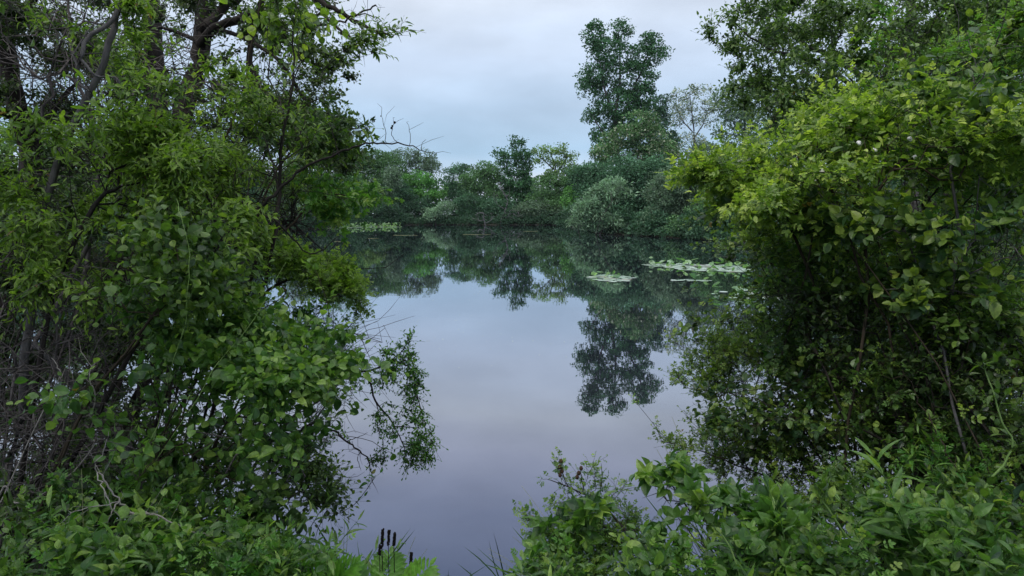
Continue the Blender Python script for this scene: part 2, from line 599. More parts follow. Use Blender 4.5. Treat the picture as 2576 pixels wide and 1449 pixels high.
def ellipsoid(rng, c, r, n, shell=0.5):
    v = nrm(rng.normal(size=(n, 3)))
    u = rng.random(n) ** (1 / 3) * (1 - shell) + shell * (0.75 + 0.25 * rng.random(n)) if shell else rng.random(n) ** (1 / 3)
    return c + v * u[:, None] * r


def blob_targets(rng, blobs, n, floor_z=None):
    W = np.array([b[2] * b[3] * (b[6] if len(b) > 6 else 1) for b in blobs], float)
    W /= W.sum()
    out = []
    for b, w in zip(blobs, W):
        px, py, rx, ry, D, rd = b[:6]
        c = at(px, py, D)
        r = np.array([rx / F * D, rd, ry / F * D])
        out.append(ellipsoid(rng, c, r, max(2, int(round(n * w))), 0.35))
    P = np.concatenate(out)
    lo = np.maximum(ground_z(P[:, 0], P[:, 1]), 0.0) + 0.08
    P[:, 2] = np.maximum(P[:, 2], lo)
    return P


def shoots(rng, sk, nshoot, kind, size, nl=6, L=0.14, thr=0.004, up=0.5, out_tilt=0.9, tipbright=0.35, base_rnd=0.35,
           opp=False, prefer=None, droop=0.15, tip_only=False, vary=0.3, upn=0.8, clumpy=1.0):
    """leafy shoots springing from thin branch nodes -> leaf arrays and the shoot twigs"""
    elig = np.where((sk.R < thr) & (sk.PAR >= 0))[0]
    if prefer is not None:
        elig = elig[prefer(sk.P[elig])]
    if tip_only:
        elig = elig[sk.MAIN[elig] < 0]
    if not len(elig):
        elig = np.where(sk.PAR >= 0)[0]
    w = np.where(sk.MAIN[elig] < 0, 3.0, 1.0)
    q_ = sk.P[elig] * 8.5 / max(1.0, L / 0.14) + rng.random(3) * 9      # sprays and gaps
    w = w * np.exp(1.7 * clumpy * (np.sin(q_[:, 0]) * np.sin(q_[:, 1] * 1.1) + np.sin(q_[:, 2] * 1.2 + q_[:, 0] * 0.6)))
    ids = rng.choice(elig, nshoot, p=w / w.sum())
    q = sk.PAR[ids]
    t = rng.random((nshoot, 1))
    base = sk.P[ids] * (1 - t) + sk.P[q] * t
    tips = sk.MAIN[ids] < 0
    base[tips] = sk.P[ids][tips]
    d = nrm(sk.D[ids] * 0.7 + nrm(rng.normal(size=(nshoot, 3))) * 0.75 + np.array([0, 0, up]))
    Ls = L * (0.6 + 0.8 * rng.random(nshoot))
    side = nrm(np.cross(d, nrm(rng.normal(size=(nshoot, 3)))))
    side2 = np.cross(d, side)
    pos, dr, no, sz, rd = [], [], [], [], []
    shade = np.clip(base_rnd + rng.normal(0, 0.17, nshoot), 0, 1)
    phi0 = rng.random(nshoot) * 6.28
    bend = nrm(rng.normal(size=(nshoot, 3))) * 0.25
    def axis_pt(tt):
        return base + d * (Ls * tt)[:, None] + (bend * tt[:, None] ** 2 - np.array([0, 0, droop]) * tt[:, None] ** 2) * Ls[:, None]
    for i in range(nl):
        tt = np.full(nshoot, (i + 0.6) / nl)
        ph = phi0 + (i * 2.4 if not opp else ((i // 2) * 1.57 + (i % 2) * math.pi))
        if opp:
            tt = np.full(nshoot, ((i // 2) * 2 + 1) / nl)
        last = i == nl - 1
        s = side * np.cos(ph)[:, None] + side2 * np.sin(ph)[:, None]
        a = 0.15 if last else out_tilt
        ld = nrm(d * (1 - 0.35 * a) + s * a + rng.normal(0, 0.18, (nshoot, 3)))
        ld[:, 2] -= 0.15
        pos.append(axis_pt(np.clip(tt, 0, 1)))
        dr.append(ld)
        no.append(nrm(np.array([0, 0, upn]) + d * 0.35 + rng.normal(0, 0.5, (nshoot, 3))))
        k = (1 - 0.4 * (i / nl) ** 2) * (1 + vary * rng.normal(size=nshoot) * 0.6)
        sz.append(size * np.clip(k, 0.45, 1.6))
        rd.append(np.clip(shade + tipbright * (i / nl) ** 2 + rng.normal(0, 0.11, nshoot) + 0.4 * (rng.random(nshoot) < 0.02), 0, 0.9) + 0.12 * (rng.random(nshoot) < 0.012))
    tw = np.stack([base, axis_pt(np.full(nshoot, 0.5)), axis_pt(np.full(nshoot, 1.0))], 1)
    return (np.concatenate(pos), np.concatenate(dr), np.concatenate(no), np.concatenate(sz), np.concatenate(rd)), tw


def twig_mesh(tw, r, loc, name, mat, parent, raw=False):
    """thin three sided tubes for polylines (n, m, 3)"""
    n, m, _ = tw.shape
    t = nrm(np.gradient(tw, axis=1))
    ref = np.array([0.13, 0.21, 0.97])
    x = nrm(np.cross(np.broadcast_to(ref, t.shape), t)); y = np.cross(t, x)
    k = 3
    an = np.arange(k) / k * 2 * math.pi
    rr = r * np.linspace(1, 0.5, m)[None, :, None, None] * np.ones((n, 1, 1, 1)) if np.isscalar(r) else r[:, None, None, None] * np.linspace(1, 0.35, m)[None, :, None, None]
    ring = (x[:, :, None, :] * np.cos(an)[None, None, :, None] + y[:, :, None, :] * np.sin(an)[None, None, :, None]) * rr
    V = (tw[:, :, None, :] + ring).reshape(-1, 3) - loc
    i = np.arange(n)[:, None, None]; s = np.arange(m - 1)[None, :, None]; j = np.arange(k)[None, None, :]
    a = (i * m + s) * k
    Q = np.stack([a + j, a + (j + 1) % k, a + k + (j + 1) % k, a + k + j], -1).reshape(-1, 4)
    if raw:
        return V, Q, mat
    return mesh_from(name, V, [Q], mats=[mat], smooth=True)


def leaves_obj(rng, kind, arr, mat, parent, name='foliage', twigs=None):
    """twigs: (V, quads, material) of the shoots that carry the leaves, kept in the same mesh"""
    pos, d, n, s, r = arr
    V, Fc, rn = place_leaves(kind, pos, d, n, s, r, rng)
    V = V - np.array(parent.location)
    if twigs is None:
        return obj(name, mesh_from(name, V, [Fc], rnd=rn, mats=[mat]), parent)
    TV, TQ, tm = twigs
    rn = np.concatenate([rn, np.zeros(len(TQ))])
    mi = np.concatenate([np.zeros(len(Fc)), np.ones(len(TQ))])
    return obj(name, mesh_from(name, np.concatenate([V, TV]), [Fc, TQ + len(V)], rnd=rn, mats=[mat, tm], matidx=mi), parent)


SEED = [100]
LEAF_SCALE, SHOOT_SCALE = 0.57, 2.4


def plant(name, label, cat, base, blobs=(), ntar=120, kind='ovate', size=0.06, nshoot=300, nl=6, L=0.14, mat='green', bark='stem',
          limbs=(), group=None, seed=None, alpha=0.35, step=0.16, wob=0.15, tip=0.0013, thr=0.0035, up=0.5, base_rnd=0.35,
          tipbright=0.35, opp=False, parts=('stems', 'foliage'), rmax=0.05, stems=3, sag=0.0, expo=2.4, tilt=0.9, droop=0.15,
          extra=None, wands=0, wandlen=0.35, clumpy=1.0, waim=(0, -0.1, 0.7), shootr=0.0009, upn=0.8, spread=0.25, vary=0.3, tip_only=False):
    """a rooted woody or leafy plant: stems grown from its base into the space its crown fills"""
    SEED[0] += 1
    rng = np.random.default_rng(seed or SEED[0])
    base = np.array([base[0], base[1], gz(base[0], base[1]) - 0.03])
    root = thing(name, label, cat, base, group)
    size = size * LEAF_SCALE
    nshoot = int(nshoot * SHOOT_SCALE)
    sk = Skel(rng)
    for l in limbs:                       # (points, r0, r1) with points in photograph coordinates + distance, or 'base'
        pts = [base + np.array([*(rng.normal(0, 0.05, 2)), 0]) if p == 'base' else at(*p) for p in l[0]]
        sk.limb(pts, l[1], l[2], attach=-1 if l[0][0] == 'base' else None)
    if blobs:
        tg = blob_targets(rng, blobs, ntar)
        if not limbs or not any(l[0][0] == 'base' for l in limbs):
            cen = tg.mean(0)
            for s in range(stems):
                b = base + np.array([*(rng.normal(0, spread * 0.4, 2)), 0])
                b[2] = gz(b[0], b[1]) - 0.04
                pick = tg[rng.integers(len(tg))] * 0.5 + cen * 0.5
                m1 = b * 0.55 + pick * 0.45 + np.array([0, 0, 0.12 * np.linalg.norm(pick - b)])
                sk.limb([b, m1, pick], attach=-1)
        sk.grow(tg, alpha, step, wob, sag)
        if wands:
            # long free shoots breaking the outline
            Pn = np.array(sk.p); cen = tg.mean(0)
            n0 = len(Pn)
            far_ = np.linalg.norm((Pn - cen) / (tg.std(0) + 0.05), axis=1)
            cand = np.where(far_ > np.quantile(far_, 0.6))[0]
            for j in rng.choice(cand, wands):
                if Pn[j][2] < base[2] + 0.25:
                    continue
                d = nrm(nrm(Pn[j] - cen) * 0.8 + np.array(waim) + rng.normal(0, 0.35, 3))
                Lw = wandlen * (0.5 + rng.random())
                cur = int(j); q = Pn[j].copy()
                for k in range(6):
                    d = nrm(d + rng.normal(0, 0.12, 3) + np.array([0, 0, -0.09]))
                    q = q + d * Lw / 6
                    cur = sk.add(q, cur)
    sk.finish(tip, expo, rmax)
    sk.tube(6 if rmax > 0.03 else 5, parts[0], M[bark], root)
    if nshoot:
        sp = kind if isinstance(kind, (list, tuple)) else [(kind, 1.0, size, mat)]
        for kd, frac, sz, mt in sp:
            sz = sz * (LEAF_SCALE if isinstance(kind, (list, tuple)) else 1)
            arr, tw = shoots(rng, sk, int(nshoot * frac), kd, sz, nl, L, thr, up, tilt, tipbright, base_rnd, opp, None, droop,
                             tip_only, vary, upn, clumpy)
            leaves_obj(rng, kd, arr, M[mt], root, parts[1],
                       twig_mesh(tw, shootr, base, 'twigs', M['greenstem'] if bark != 'bark' else M['stem'], root, raw=True))
    if extra:
        extra(root, sk, rng)
    return root, sk


def bare_plant(name, label, cat, base, polylines, mat='dead', group=None, r0=0.006, r1=0.0015, side=0, side_len=0.2, wob=0.06, blobs=(),
               ntar=0, rmax=0.03, tip=0.0012, part='branches', seed=None, side_sub=1, alpha=0.3, extra=None, step=0.12):
    """leafless branch or thicket"""
    SEED[0] += 1
    rng = np.random.default_rng(seed or SEED[0])
    base = np.array([base[0], base[1], gz(base[0], base[1]) - 0.03])
    root = thing(name, label, cat, base, group)
    sk = Skel(rng)
    for l in polylines:
        ra, rb = (l[1], l[2]) if len(l) > 2 else (r0, r1)
        pts = [base if p == 'base' else at(*p) for p in l[0]]
        sk.limb(pts, ra, rb, attach=-1 if l[0][0] == 'base' else None, wob=wob, sub=5)
    if blobs:
        sk.grow(blob_targets(rng, blobs, ntar), alpha, step, 0.22, 0)
    for g in range(side_sub):
        n0 = len(sk.p)
        for s in range(side // (g + 1)):
            j = int(rng.integers(1, n0))
            if sk.par[j] < 0:
                continue
            d0 = nrm(sk.p[j] - sk.p[sk.par[j]])
            d = nrm(d0 * 0.6 + nrm(rng.normal(size=3)) * 0.9)
            L = side_len * (0.35 + rng.random()) / (1 + g * 0.6)
            a = sk.p[j]
            b = a + d * L * 0.5 + rng.normal(0, 0.07 * L, 3)
            c = b + nrm(d + rng.normal(0, 0.35, 3)) * L * 0.5
            x = sk.add(b, j); sk.add(c, x)
    sk.finish(tip, 2.6, rmax)
    sk.tube(5, part, M[mat], root)
    if extra:
        extra(root, sk, rng)
    return root, sk


def ball_mesh(name, centres, radii, mat, loc, seg=6, squash=1.0):
    """little knobbly balls in one mesh"""
    V0, F0 = [], []
    V0.append((0, 0, 1))
    for i in range(1, 4):
        for j in range(seg):
            a = i * math.pi / 4; b = j / seg * 2 * math.pi + i * 0.4
            V0.append((math.sin(a) * math.cos(b), math.sin(a) * math.sin(b), math.cos(a) * squash))
    V0.append((0, 0, -1))
    for j in range(seg):
        j2 = (j + 1) % seg
        F0.append((0, 1 + j, 1 + j2))
        for i in range(2):
            F0 += [(1 + i * seg + j, 1 + (i + 1) * seg + j, 1 + (i + 1) * seg + j2), (1 + i * seg + j, 1 + (i + 1) * seg + j2, 1 + i * seg + j2)]
        F0.append((1 + 2 * seg + j, 1 + 3 * seg, 1 + 2 * seg + j2))
    V0 = np.array(V0, float); F0 = np.array(F0)
    c = np.asarray(centres, float).reshape(-1, 3); r = np.asarray(radii, float).reshape(-1)
    V = (V0[None] * r[:, None, None] + c[:, None]).reshape(-1, 3) - loc
    Fc = (F0[None] + np.arange(len(c))[:, None, None] * len(V0)).reshape(-1, 3)
    return mesh_from(name, V, [Fc], mats=[mat], smooth=True)

# ------------------------------------------------------------------ setting: ground, water
def build_ground():
    ang = np.linspace(0, 2 * math.pi, 361)[:-1]
    # denser fan in front of the viewer
    fan = np.linspace(math.pi / 2 - 0.8, math.pi / 2 + 0.8, 260)
    rest = ang[(ang < math.pi / 2 - 0.81) | (ang > math.pi / 2 + 0.81)]
    ang = np.sort(np.concatenate([fan, rest]))
    r = np.concatenate([np.linspace(0.3, 9, 90), np.geomspace(9.3, 160, 90), np.geomspace(170, 300, 8)])
    A, Rr = np.meshgrid(ang, r, indexing='ij')
    X, Y = Rr * np.cos(A), Rr * np.sin(A)
    Z = ground_z(X, Y)
    na, nr = A.shape
    V = np.stack([X, Y, Z], -1).reshape(-1, 3)
    V = np.concatenate([V, [[0, 0, gz(0, 0)]]])
    i = np.arange(na)[:, None]; j = np.arange(nr - 1)[None]
    i2 = (i + 1) % na
    Q = np.stack([i * nr + j, i * nr + j + 1, i2 * nr + j + 1, i2 * nr + j], -1).reshape(-1, 4)
    ii = np.arange(na)
    Tt = np.stack([np.full(na, len(V) - 1), ii * nr, ((ii + 1) % na) * nr], -1)
    m = bpy.data.materials.new('leaf_litter_soil')
    m.use_nodes = True
    nt = m.node_tree; p = nt.nodes['Principled BSDF']
    p.inputs['Roughness'].default_value = 0.95
    tc = nt.nodes.new('ShaderNodeTexCoord')
    n1 = nt.nodes.new('ShaderNodeTexNoise'); n1.inputs['Scale'].default_value = 6; n1.inputs['Detail'].default_value = 8
    n2 = nt.nodes.new('ShaderNodeTexVoronoi'); n2.inputs['Scale'].default_value = 28
    rp = nt.nodes.new('ShaderNodeValToRGB')
    rp.color_ramp.elements[0].position = 0.35; rp.color_ramp.elements[0].color = (0.018, 0.016, 0.010, 1)
    rp.color_ramp.elements[1].position = 0.7; rp.color_ramp.elements[1].color = (0.05, 0.055, 0.025, 1)
    link(nt, tc.outputs['Object'], n1.inputs['Vector']); link(nt, tc.outputs['Object'], n2.inputs['Vector'])
    mx = nt.nodes.new('ShaderNodeMix'); mx.data_type = 'RGBA'; mx.blend_type = 'MULTIPLY'
    mx.inputs['Factor'].default_value = 0.5
    link(nt, n1.outputs[0], rp.inputs[0]); link(nt, rp.outputs[0], mx.inputs['A']); link(nt, n2.outputs['Color'], mx.inputs['B'])
    link(nt, mx.outputs['Result'], p.inputs['Base Color'])
    bp = nt.nodes.new('ShaderNodeBump'); bp.inputs['Distance'].default_value = 0.03
    link(nt, n1.outputs[0], bp.inputs['Height']); link(nt, bp.outputs[0], p.inputs['Normal'])
    o = obj('ground', mesh_from('ground', V, [Q, Tt], mats=[m], smooth=True))
    o['kind'] = 'structure'


def build_water():
    m = bpy.data.materials.new('pond_water')
    m.use_nodes = True
    nt = m.node_tree; nt.nodes.clear(); N = nt.nodes.new
    out = N('ShaderNodeOutputMaterial')
    geo = N('ShaderNodeNewGeometry')
    mp = N('ShaderNodeMapping'); mp.inputs['Scale'].default_value = (1, 1, 1)
    link(nt, geo.outputs['Position'], mp.inputs[0])
    n1 = N('ShaderNodeTexNoise'); n1.inputs['Scale'].default_value = 1.6; n1.inputs['Detail'].default_value = 3
    n2 = N('ShaderNodeTexNoise'); n2.inputs['Scale'].default_value = 9; n2.inputs['Detail'].default_value = 2
    link(nt, mp.outputs[0], n1.inputs['Vector']); link(nt, mp.outputs[0], n2.inputs['Vector'])
    ad = N('ShaderNodeMath'); ad.operation = 'MULTIPLY_ADD'; ad.inputs[1].default_value = 0.12
    link(nt, n2.outputs[0], ad.inputs[0]); link(nt, n1.outputs[0], ad.inputs[2])
    bp = N('ShaderNodeBump'); bp.inputs['Strength'].default_value = 1.0; bp.inputs['Distance'].default_value = 0.0007
    link(nt, ad.outputs[0], bp.inputs['Height'])
    gl = N('ShaderNodeBsdfGlossy'); gl.inputs['Roughness'].default_value = 0.012
    gl.inputs['Color'].default_value = (0.93, 0.95, 1.0, 1)
    link(nt, bp.outputs[0], gl.inputs['Normal'])
    df = N('ShaderNodeBsdfDiffuse')
    n3 = N('ShaderNodeTexNoise'); n3.inputs['Scale'].default_value = 0.35; n3.inputs['Detail'].default_value = 4
    link(nt, geo.outputs['Position'], n3.inputs['Vector'])
    rp = N('ShaderNodeValToRGB')
    rp.color_ramp.elements[0].position = 0.35; rp.color_ramp.elements[0].color = (0.012, 0.014, 0.024, 1)
    rp.color_ramp.elements[1].position = 0.7; rp.color_ramp.elements[1].color = (0.022, 0.020, 0.034, 1)
    link(nt, n3.outputs[0], rp.inputs[0]); link(nt, rp.outputs[0], df.inputs['Color'])
    fr = N('ShaderNodeFresnel'); fr.inputs['IOR'].default_value = 1.333
    pw = N('ShaderNodeMath'); pw.operation = 'POWER'; pw.inputs[1].default_value = 0.44
    link(nt, fr.outputs[0], pw.inputs[0])
    mx = N('ShaderNodeMixShader')
    link(nt, pw.outputs[0], mx.inputs[0]); link(nt, df.outputs[0], mx.inputs[1]); link(nt, gl.outputs[0], mx.inputs[2])
    link(nt, mx.outputs[0], out.inputs[0])
    # one sheet lying in the basin
    V = np.array([(-90, 2, 0), (90, 2, 0), (90, 108, 0), (-90, 108, 0)], float)
    o = obj('pond_water', mesh_from('pond_water', V, [np.array([[0, 1, 2, 3]])], mats=[m]))
    o['kind'] = 'structure'


build_ground()
build_water()


def build_haze(dens):
    me = bpy.data.meshes.new('haze')
    x, y0, y1, z0, z1 = 305.0, -305.0, 305.0, -1.8, 40.0
    v = [(a, b, c) for a in (-x, x) for b in (y0, y1) for c in (z0, z1)]
    me.from_pydata(v, [], [(0, 1, 3, 2), (4, 6, 7, 5), (0, 4, 5, 1), (2, 3, 7, 6), (0, 2, 6, 4), (1, 5, 7, 3)])
    m = bpy.data.materials.new('humid_air')
    m.use_nodes = True
    nt = m.node_tree
    nt.nodes.clear()
    out = nt.nodes.new('ShaderNodeOutputMaterial')
    pv = nt.nodes.new('ShaderNodeVolumePrincipled')
    pv.inputs['Color'].default_value = (0.80, 0.89, 1.0, 1)
    pv.inputs['Density'].default_value = dens
    pv.inputs['Anisotropy'].default_value = 0.1
    link(nt, pv.outputs[0], out.inputs['Volume'])
    me.materials.append(m)
    o = obj('haze', me)
    o['kind'] = 'stuff'; o['label'] = 'thin humid air over the pond'; o['category'] = 'haze'


build_haze(0.0001)


# ------------------------------------------------------------------ far shore trees
def far_tree(label, D, bx, blobs, mat='f_teal', dens=1.0, leaf=0.30, clump=1.3, kind='quad', name='shore_tree', cat='tree', bark='f_bark',
             group='trees along the far shore', blossom=0.0, airy=0.0, trunks=1, seed=None, rt=0.0, cover=2.3, low=None, up=0.5, limbs=()):
    SEED[0] += 1
    rng = np.random.default_rng(seed or SEED[0])
    b = at(bx, 560, D)
    base = np.array([b[0], D, gz(b[0], D) - 0.1])
    root = thing(name, label, cat, base, group)
    leaf = leaf * 0.78; cover = cover * 1.75
    P, area = [], 0
    for q in blobs:
        px, py, rx, ry = q[:4]
        dd = D + (q[4] if len(q) > 4 else 0)
        c = at(px, py, dd)
        r = np.array([rx / F * dd, (rx + ry) * 0.5 / F * dd * (q[5] if len(q) > 5 else 0.9), ry / F * dd])
        vol = 4.19 * r.prod()
        n = max(5, int((r[0] * r[2] * 4) / (clump ** 2) * 2.6))
        P.append(ellipsoid(rng, c, r * 0.88, n, 0.75))
        area += r[0] * r[2] * math.pi
    C = np.concatenate(P)
    zmin = np.maximum(ground_z(C[:, 0], C[:, 1]), 0) + (0.35 if low is None else low)
    C[:, 2] = np.maximum(C[:, 2], zmin + rng.random(len(C)) * 0.5)
    sk = Skel(rng)
    for l in limbs:
        sk.limb([base if p == 'base' else at(*p) for p in l[0]], l[1], l[2], attach=-1 if l[0][0] == 'base' else None, wob=0.02)
    if not limbs:
        for t in range(trunks):
            cen = C.mean(0)
            o = rng.normal(0, 0.5 if trunks > 1 else 0.05, 3); o[2] = 0
            top = cen + rng.normal(0, 0.8, 3) * (1 if trunks > 1 else 0.3)
            sk.limb([base + o, base * 0.5 + top * 0.5 + o * 0.5 + rng.normal(0, 0.3, 3), top], rt, rt * 0.4, attach=-1)
    sub = C if len(C) < 260 else C[rng.choice(len(C), 260, replace=False)]
    sk.grow(sub, 0.25, 1.2, 0.12)
    sk.finish(0.012 if not airy else 0.02, 2.3, 0.5)
    sk.tube(5, 'trunk', M[bark], root, smooth=True)
    la = leaf * leaf * 0.33
    n = int(area * cover * dens / la)
    ci = rng.integers(0, len(C), n)
    v = nrm(rng.normal(size=(n, 3)) + np.array([0, 0, 0.35]))
    csz = clump * (0.35 + 0.95 * rng.random(len(C)) ** 1.3)
    rad = csz[ci] * (0.5 + 0.5 * rng.random(n) ** 0.6)
    pos = C[ci] + v * rad[:, None] * np.array([1.0, 1.0, 0.62])
    lowz = np.maximum(ground_z(pos[:, 0], pos[:, 1]), 0) + 0.12
    pos[:, 2] = np.maximum(pos[:, 2], lowz + 0.5 * rng.random(n) * (pos[:, 2] < lowz))
    d = nrm(v * 0.8 + rng.normal(0, 0.6, (n, 3)) + np.array([0, 0, -0.15]))
    no = nrm(v * 0.7 + np.array([0, 0, up]) + rng.normal(0, 0.6, (n, 3)))
    tint = np.clip(0.45 + (rng.random(len(C))[ci] - 0.5) * 0.7 + rng.normal(0, 0.2, n), 0, 1)
    sz = leaf * (0.6 + 0.8 * rng.random(n))
    arr = (pos, d, no, sz, tint)
    if blossom:
        k = rng.random(n) < blossom
        leaves_obj(rng, kind, tuple(a[~k] for a in arr), M[mat], root, 'crown')
        leaves_obj(rng, 'quad', tuple(a[k] for a in arr), M['f_cream'], root, 'blossom')
    else:
        leaves_obj(rng, kind, arr, M[mat], root, 'crown')
    return root


FT = far_tree
# the tall cottonwood and its neighbours (right of centre)
FT('tallest tree on the far shore, dark green cottonwood with an open forked crown', 118, 1560,
   [(1496, 95, 28, 42), (1560, 75, 28, 26), (1530, 130, 52, 45), (1640, 105, 26, 28), (1612, 140, 42, 40), (1662, 140, 20, 24), (1500, 190, 48, 34),
    (1590, 200, 66, 48), (1482, 222, 32, 26), (1555, 265, 75, 42), (1492, 292, 30, 22), (1590, 300, 60, 40), (1520, 340, 40, 32), (1560, 380, 60, 30), (1620, 250, 32, 40)],
   'f_cotton', dens=0.85, leaf=0.44, clump=1.05, cover=2.15, name='cottonwood_tree', rt=0.45,
   limbs=[(['base', (1556, 420, 118), (1548, 300, 118), (1560, 200, 118), (1556, 90, 118)], 0.5, 0.08),
          ([(1550, 330, 118), (1585, 250, 118.5), (1620, 160, 119), (1640, 105, 119)], 0.3, 0.06),
          ([(1548, 300, 118), (1520, 220, 117), (1505, 130, 117)], 0.25, 0.06),
          ([(1552, 400, 118), (1520, 340, 117), (1490, 290, 116.5)], 0.2, 0.05)])
FT('dark pointed tree standing just right of the tall cottonwood', 100, 1672, [(1662, 300, 24, 45), (1668, 355, 40, 40), (1650, 400, 60, 30), (1668, 262, 12, 22)],
   'f_dark', leaf=0.36, clump=1.1, name='pointed_tree', rt=0.2)
FT('green locust sprinkled with cream blossom below the cottonwood', 92, 1600, [(1610, 305, 40, 26), (1570, 345, 55, 28), (1660, 385, 65, 30), (1530, 390, 50, 32), (1625, 350, 55, 40)],
   'f_green', leaf=0.34, clump=1.1, blossom=0.2, name='locust_tree', rt=0.15, dens=.95)
FT('airy pale blossoming tree with a slender forked trunk against the sky', 112, 1745,
   [(1705, 240, 28, 16), (1760, 228, 40, 16), (1790, 265, 34, 24), (1725, 270, 42, 22), (1700, 300, 28, 24), (1770, 305, 32, 20), (1730, 360, 60, 28)],
   'f_grey', leaf=0.36, clump=0.9, blossom=0.45, dens=0.33, name='blossoming_tree', airy=1, rt=0.14,
   limbs=[(['base', (1746, 400, 112), (1745, 330, 112), (1740, 280, 112), (1735, 240, 112)], 0.2, 0.05),
          ([(1746, 345, 112), (1770, 310, 112), (1785, 265, 112)], 0.12, 0.04), ([(1745, 335, 112), (1715, 300, 112), (1700, 265, 112)], 0.12, 0.04)])
FT('thin grey-green tree with open crown left of the near right-hand tree', 84, 1850, [(1840, 250, 45, 35), (1885, 230, 45, 40), (1840, 320, 50, 40), (1900, 310, 60, 50), (1870, 390, 70, 45)],
   'f_grey', leaf=0.34, clump=1.2, dens=0.6, name='open_tree', rt=0.2)
FT('pale green tree far behind the viburnum at right', 70, 2020, [(1980, 330, 70, 60), (2080, 300, 80, 70), (2020, 420, 100, 70)], 'f_green', leaf=0.3, clump=1.2, name='background_tree')
FT('mid green tree behind the right-hand thicket', 46, 2180, [(2160, 330, 90, 80), (2280, 360, 90, 90), (2220, 480, 140, 70)], 'f_green', leaf=0.26, clump=0.9, name='background_tree')
FT('yellow-green tree behind the top right corner foliage', 30, 2430, [(2440, 120, 110, 120), (2330, 180, 90, 100), (2520, 300, 100, 120), (2400, 420, 150, 110)], 'f_yellow', leaf=0.2, clump=0.7,
   name='background_tree', dens=0.9)
FT('deep green tree low behind the right-hand thicket', 34, 2300, [(2100, 560, 120, 70), (2300, 570, 150, 90), (2500, 560, 130, 100)], 'f_dark', leaf=0.24, clump=0.8, name='background_tree')
# right promontory
FT('broad blue-green bush on the right promontory, tallest there', 68, 1560, [(1560, 450, 95, 60), (1500, 490, 60, 60), (1610, 470, 70, 60), (1560, 540, 110, 42), (1480, 450, 50, 35), (1650, 425, 40, 30)],
   'f_teal', leaf=0.22, clump=1.0, name='shore_bush', cat='bush', trunks=3, cover=2.7)
FT('rounded grey-green bush right of the broad promontory bush', 58, 1700, [(1700, 480, 75, 60), (1690, 555, 70, 45), (1760, 450, 70, 60), (1740, 530, 60, 50), (1780, 400, 50, 40)],
   'f_grey', leaf=0.2, clump=0.85, name='shore_bush', cat='bush', trunks=3, cover=2.5)
FT('bush with fresh green patches at the right water edge', 52, 1765, [(1745, 565, 55, 26), (1790, 540, 60, 55), (1810, 480, 60, 50)], 'f_green', leaf=0.19, clump=0.8, name='shore_bush', cat='bush', trunks=2)
FT('pale feathery willow bush leaning over the water on the promontory tip', 61, 1480, [(1485, 535, 50, 30), (1462, 555, 30, 22), (1505, 500, 44, 30), (1540, 480, 50, 30), (1470, 515, 26, 20), (1520, 560, 40, 20)],
   'f_willow', leaf=0.42, clump=0.7, kind='feather', name='willow_bush', cat='bush', trunks=3, cover=4.0, up=0.2)
FT('small bright green bush glowing left of the promontory', 74, 1450, [(1448, 478, 26, 16), (1430, 500, 22, 18)], 'f_bright', leaf=0.24, clump=0.8, name='shore_bush', cat='bush')
FT('low twiggy bush hanging over the water beside the willow bush', 64, 1560, [(1545, 560, 45, 18), (1600, 560, 50, 20), (1640, 548, 40, 30)], 'f_teal', leaf=0.2, clump=0.7, name='shore_bush', cat='bush', trunks=3, dens=.8)
# middle of the far shore
FT('tree of stacked leafy tufts rising above the centre of the far shore', 113, 1300,
   [(1302, 356, 20, 14), (1296, 385, 30, 16), (1262, 400, 20, 16), (1320, 400, 26, 20), (1300, 425, 44, 24), (1250, 385, 12, 10), (1298, 460, 46, 32), (1300, 505, 46, 36)],
   'f_cotton', leaf=0.38, clump=0.95, dens=0.85, rt=0.18, name='tufted_tree')
FT('umbrella-shaped yellow-green locust with visible limbs', 110, 1398,
   [(1362, 384, 30, 14), (1400, 376, 36, 12), (1436, 390, 24, 12), (1380, 408, 44, 12), (1425, 418, 34, 16), (1400, 446, 50, 20)],
   'f_yellow', leaf=0.34, clump=0.95, dens=0.6, name='locust_tree', rt=0.18,
   limbs=[(['base', (1398, 470, 110), (1397, 420, 110), (1385, 385, 110)], 0.22, 0.05), ([(1398, 440, 110), (1425, 400, 110), (1436, 388, 110)], 0.12, 0.04),
          ([(1398, 430, 110), (1370, 405, 110), (1350, 388, 110)], 0.12, 0.04)])
FT('dull green tree under the umbrella-shaped locust', 108, 1395, [(1395, 470, 55, 35), (1370, 520, 60, 38), (1420, 525, 40, 36), (1445, 450, 32, 30)], 'f_green', leaf=0.3, name='shore_tree')
FT('grey-green bush at the waterline right of centre', 106, 1350, [(1340, 530, 50, 28), (1390, 540, 40, 20)], 'f_grey', leaf=0.26, clump=0.9, name='shore_bush', cat='bush', trunks=2)
FT('light green rounded tree left of the tufted tree', 112, 1220, [(1215, 430, 34, 20), (1200, 460, 50, 30), (1235, 450, 26, 30), (1220, 500, 56, 36)], 'f_green', leaf=0.3, name='shore_tree')
FT('blue-green bush with bare grey twigs at centre waterline', 108, 1240, [(1230, 525, 48, 26), (1180, 515, 40, 30), (1270, 530, 34, 24)], 'f_teal', leaf=0.27, clump=0.9, name='shore_bush', cat='bush', trunks=3)
FT('slim dark tree in the dip of the far treeline', 116, 1150, [(1145, 445, 28, 26), (1170, 430, 24, 18), (1150, 490, 40, 36), (1165, 540, 44, 20)], 'f_teal', leaf=0.3, name='shore_tree')
FT('low pale teal bush at the waterline left of centre', 104, 1095, [(1090, 540, 26, 18), (1118, 525, 22, 16)], 'f_willow', leaf=0.24, clump=0.75, name='shore_bush', cat='bush', trunks=2, cover=2.6)
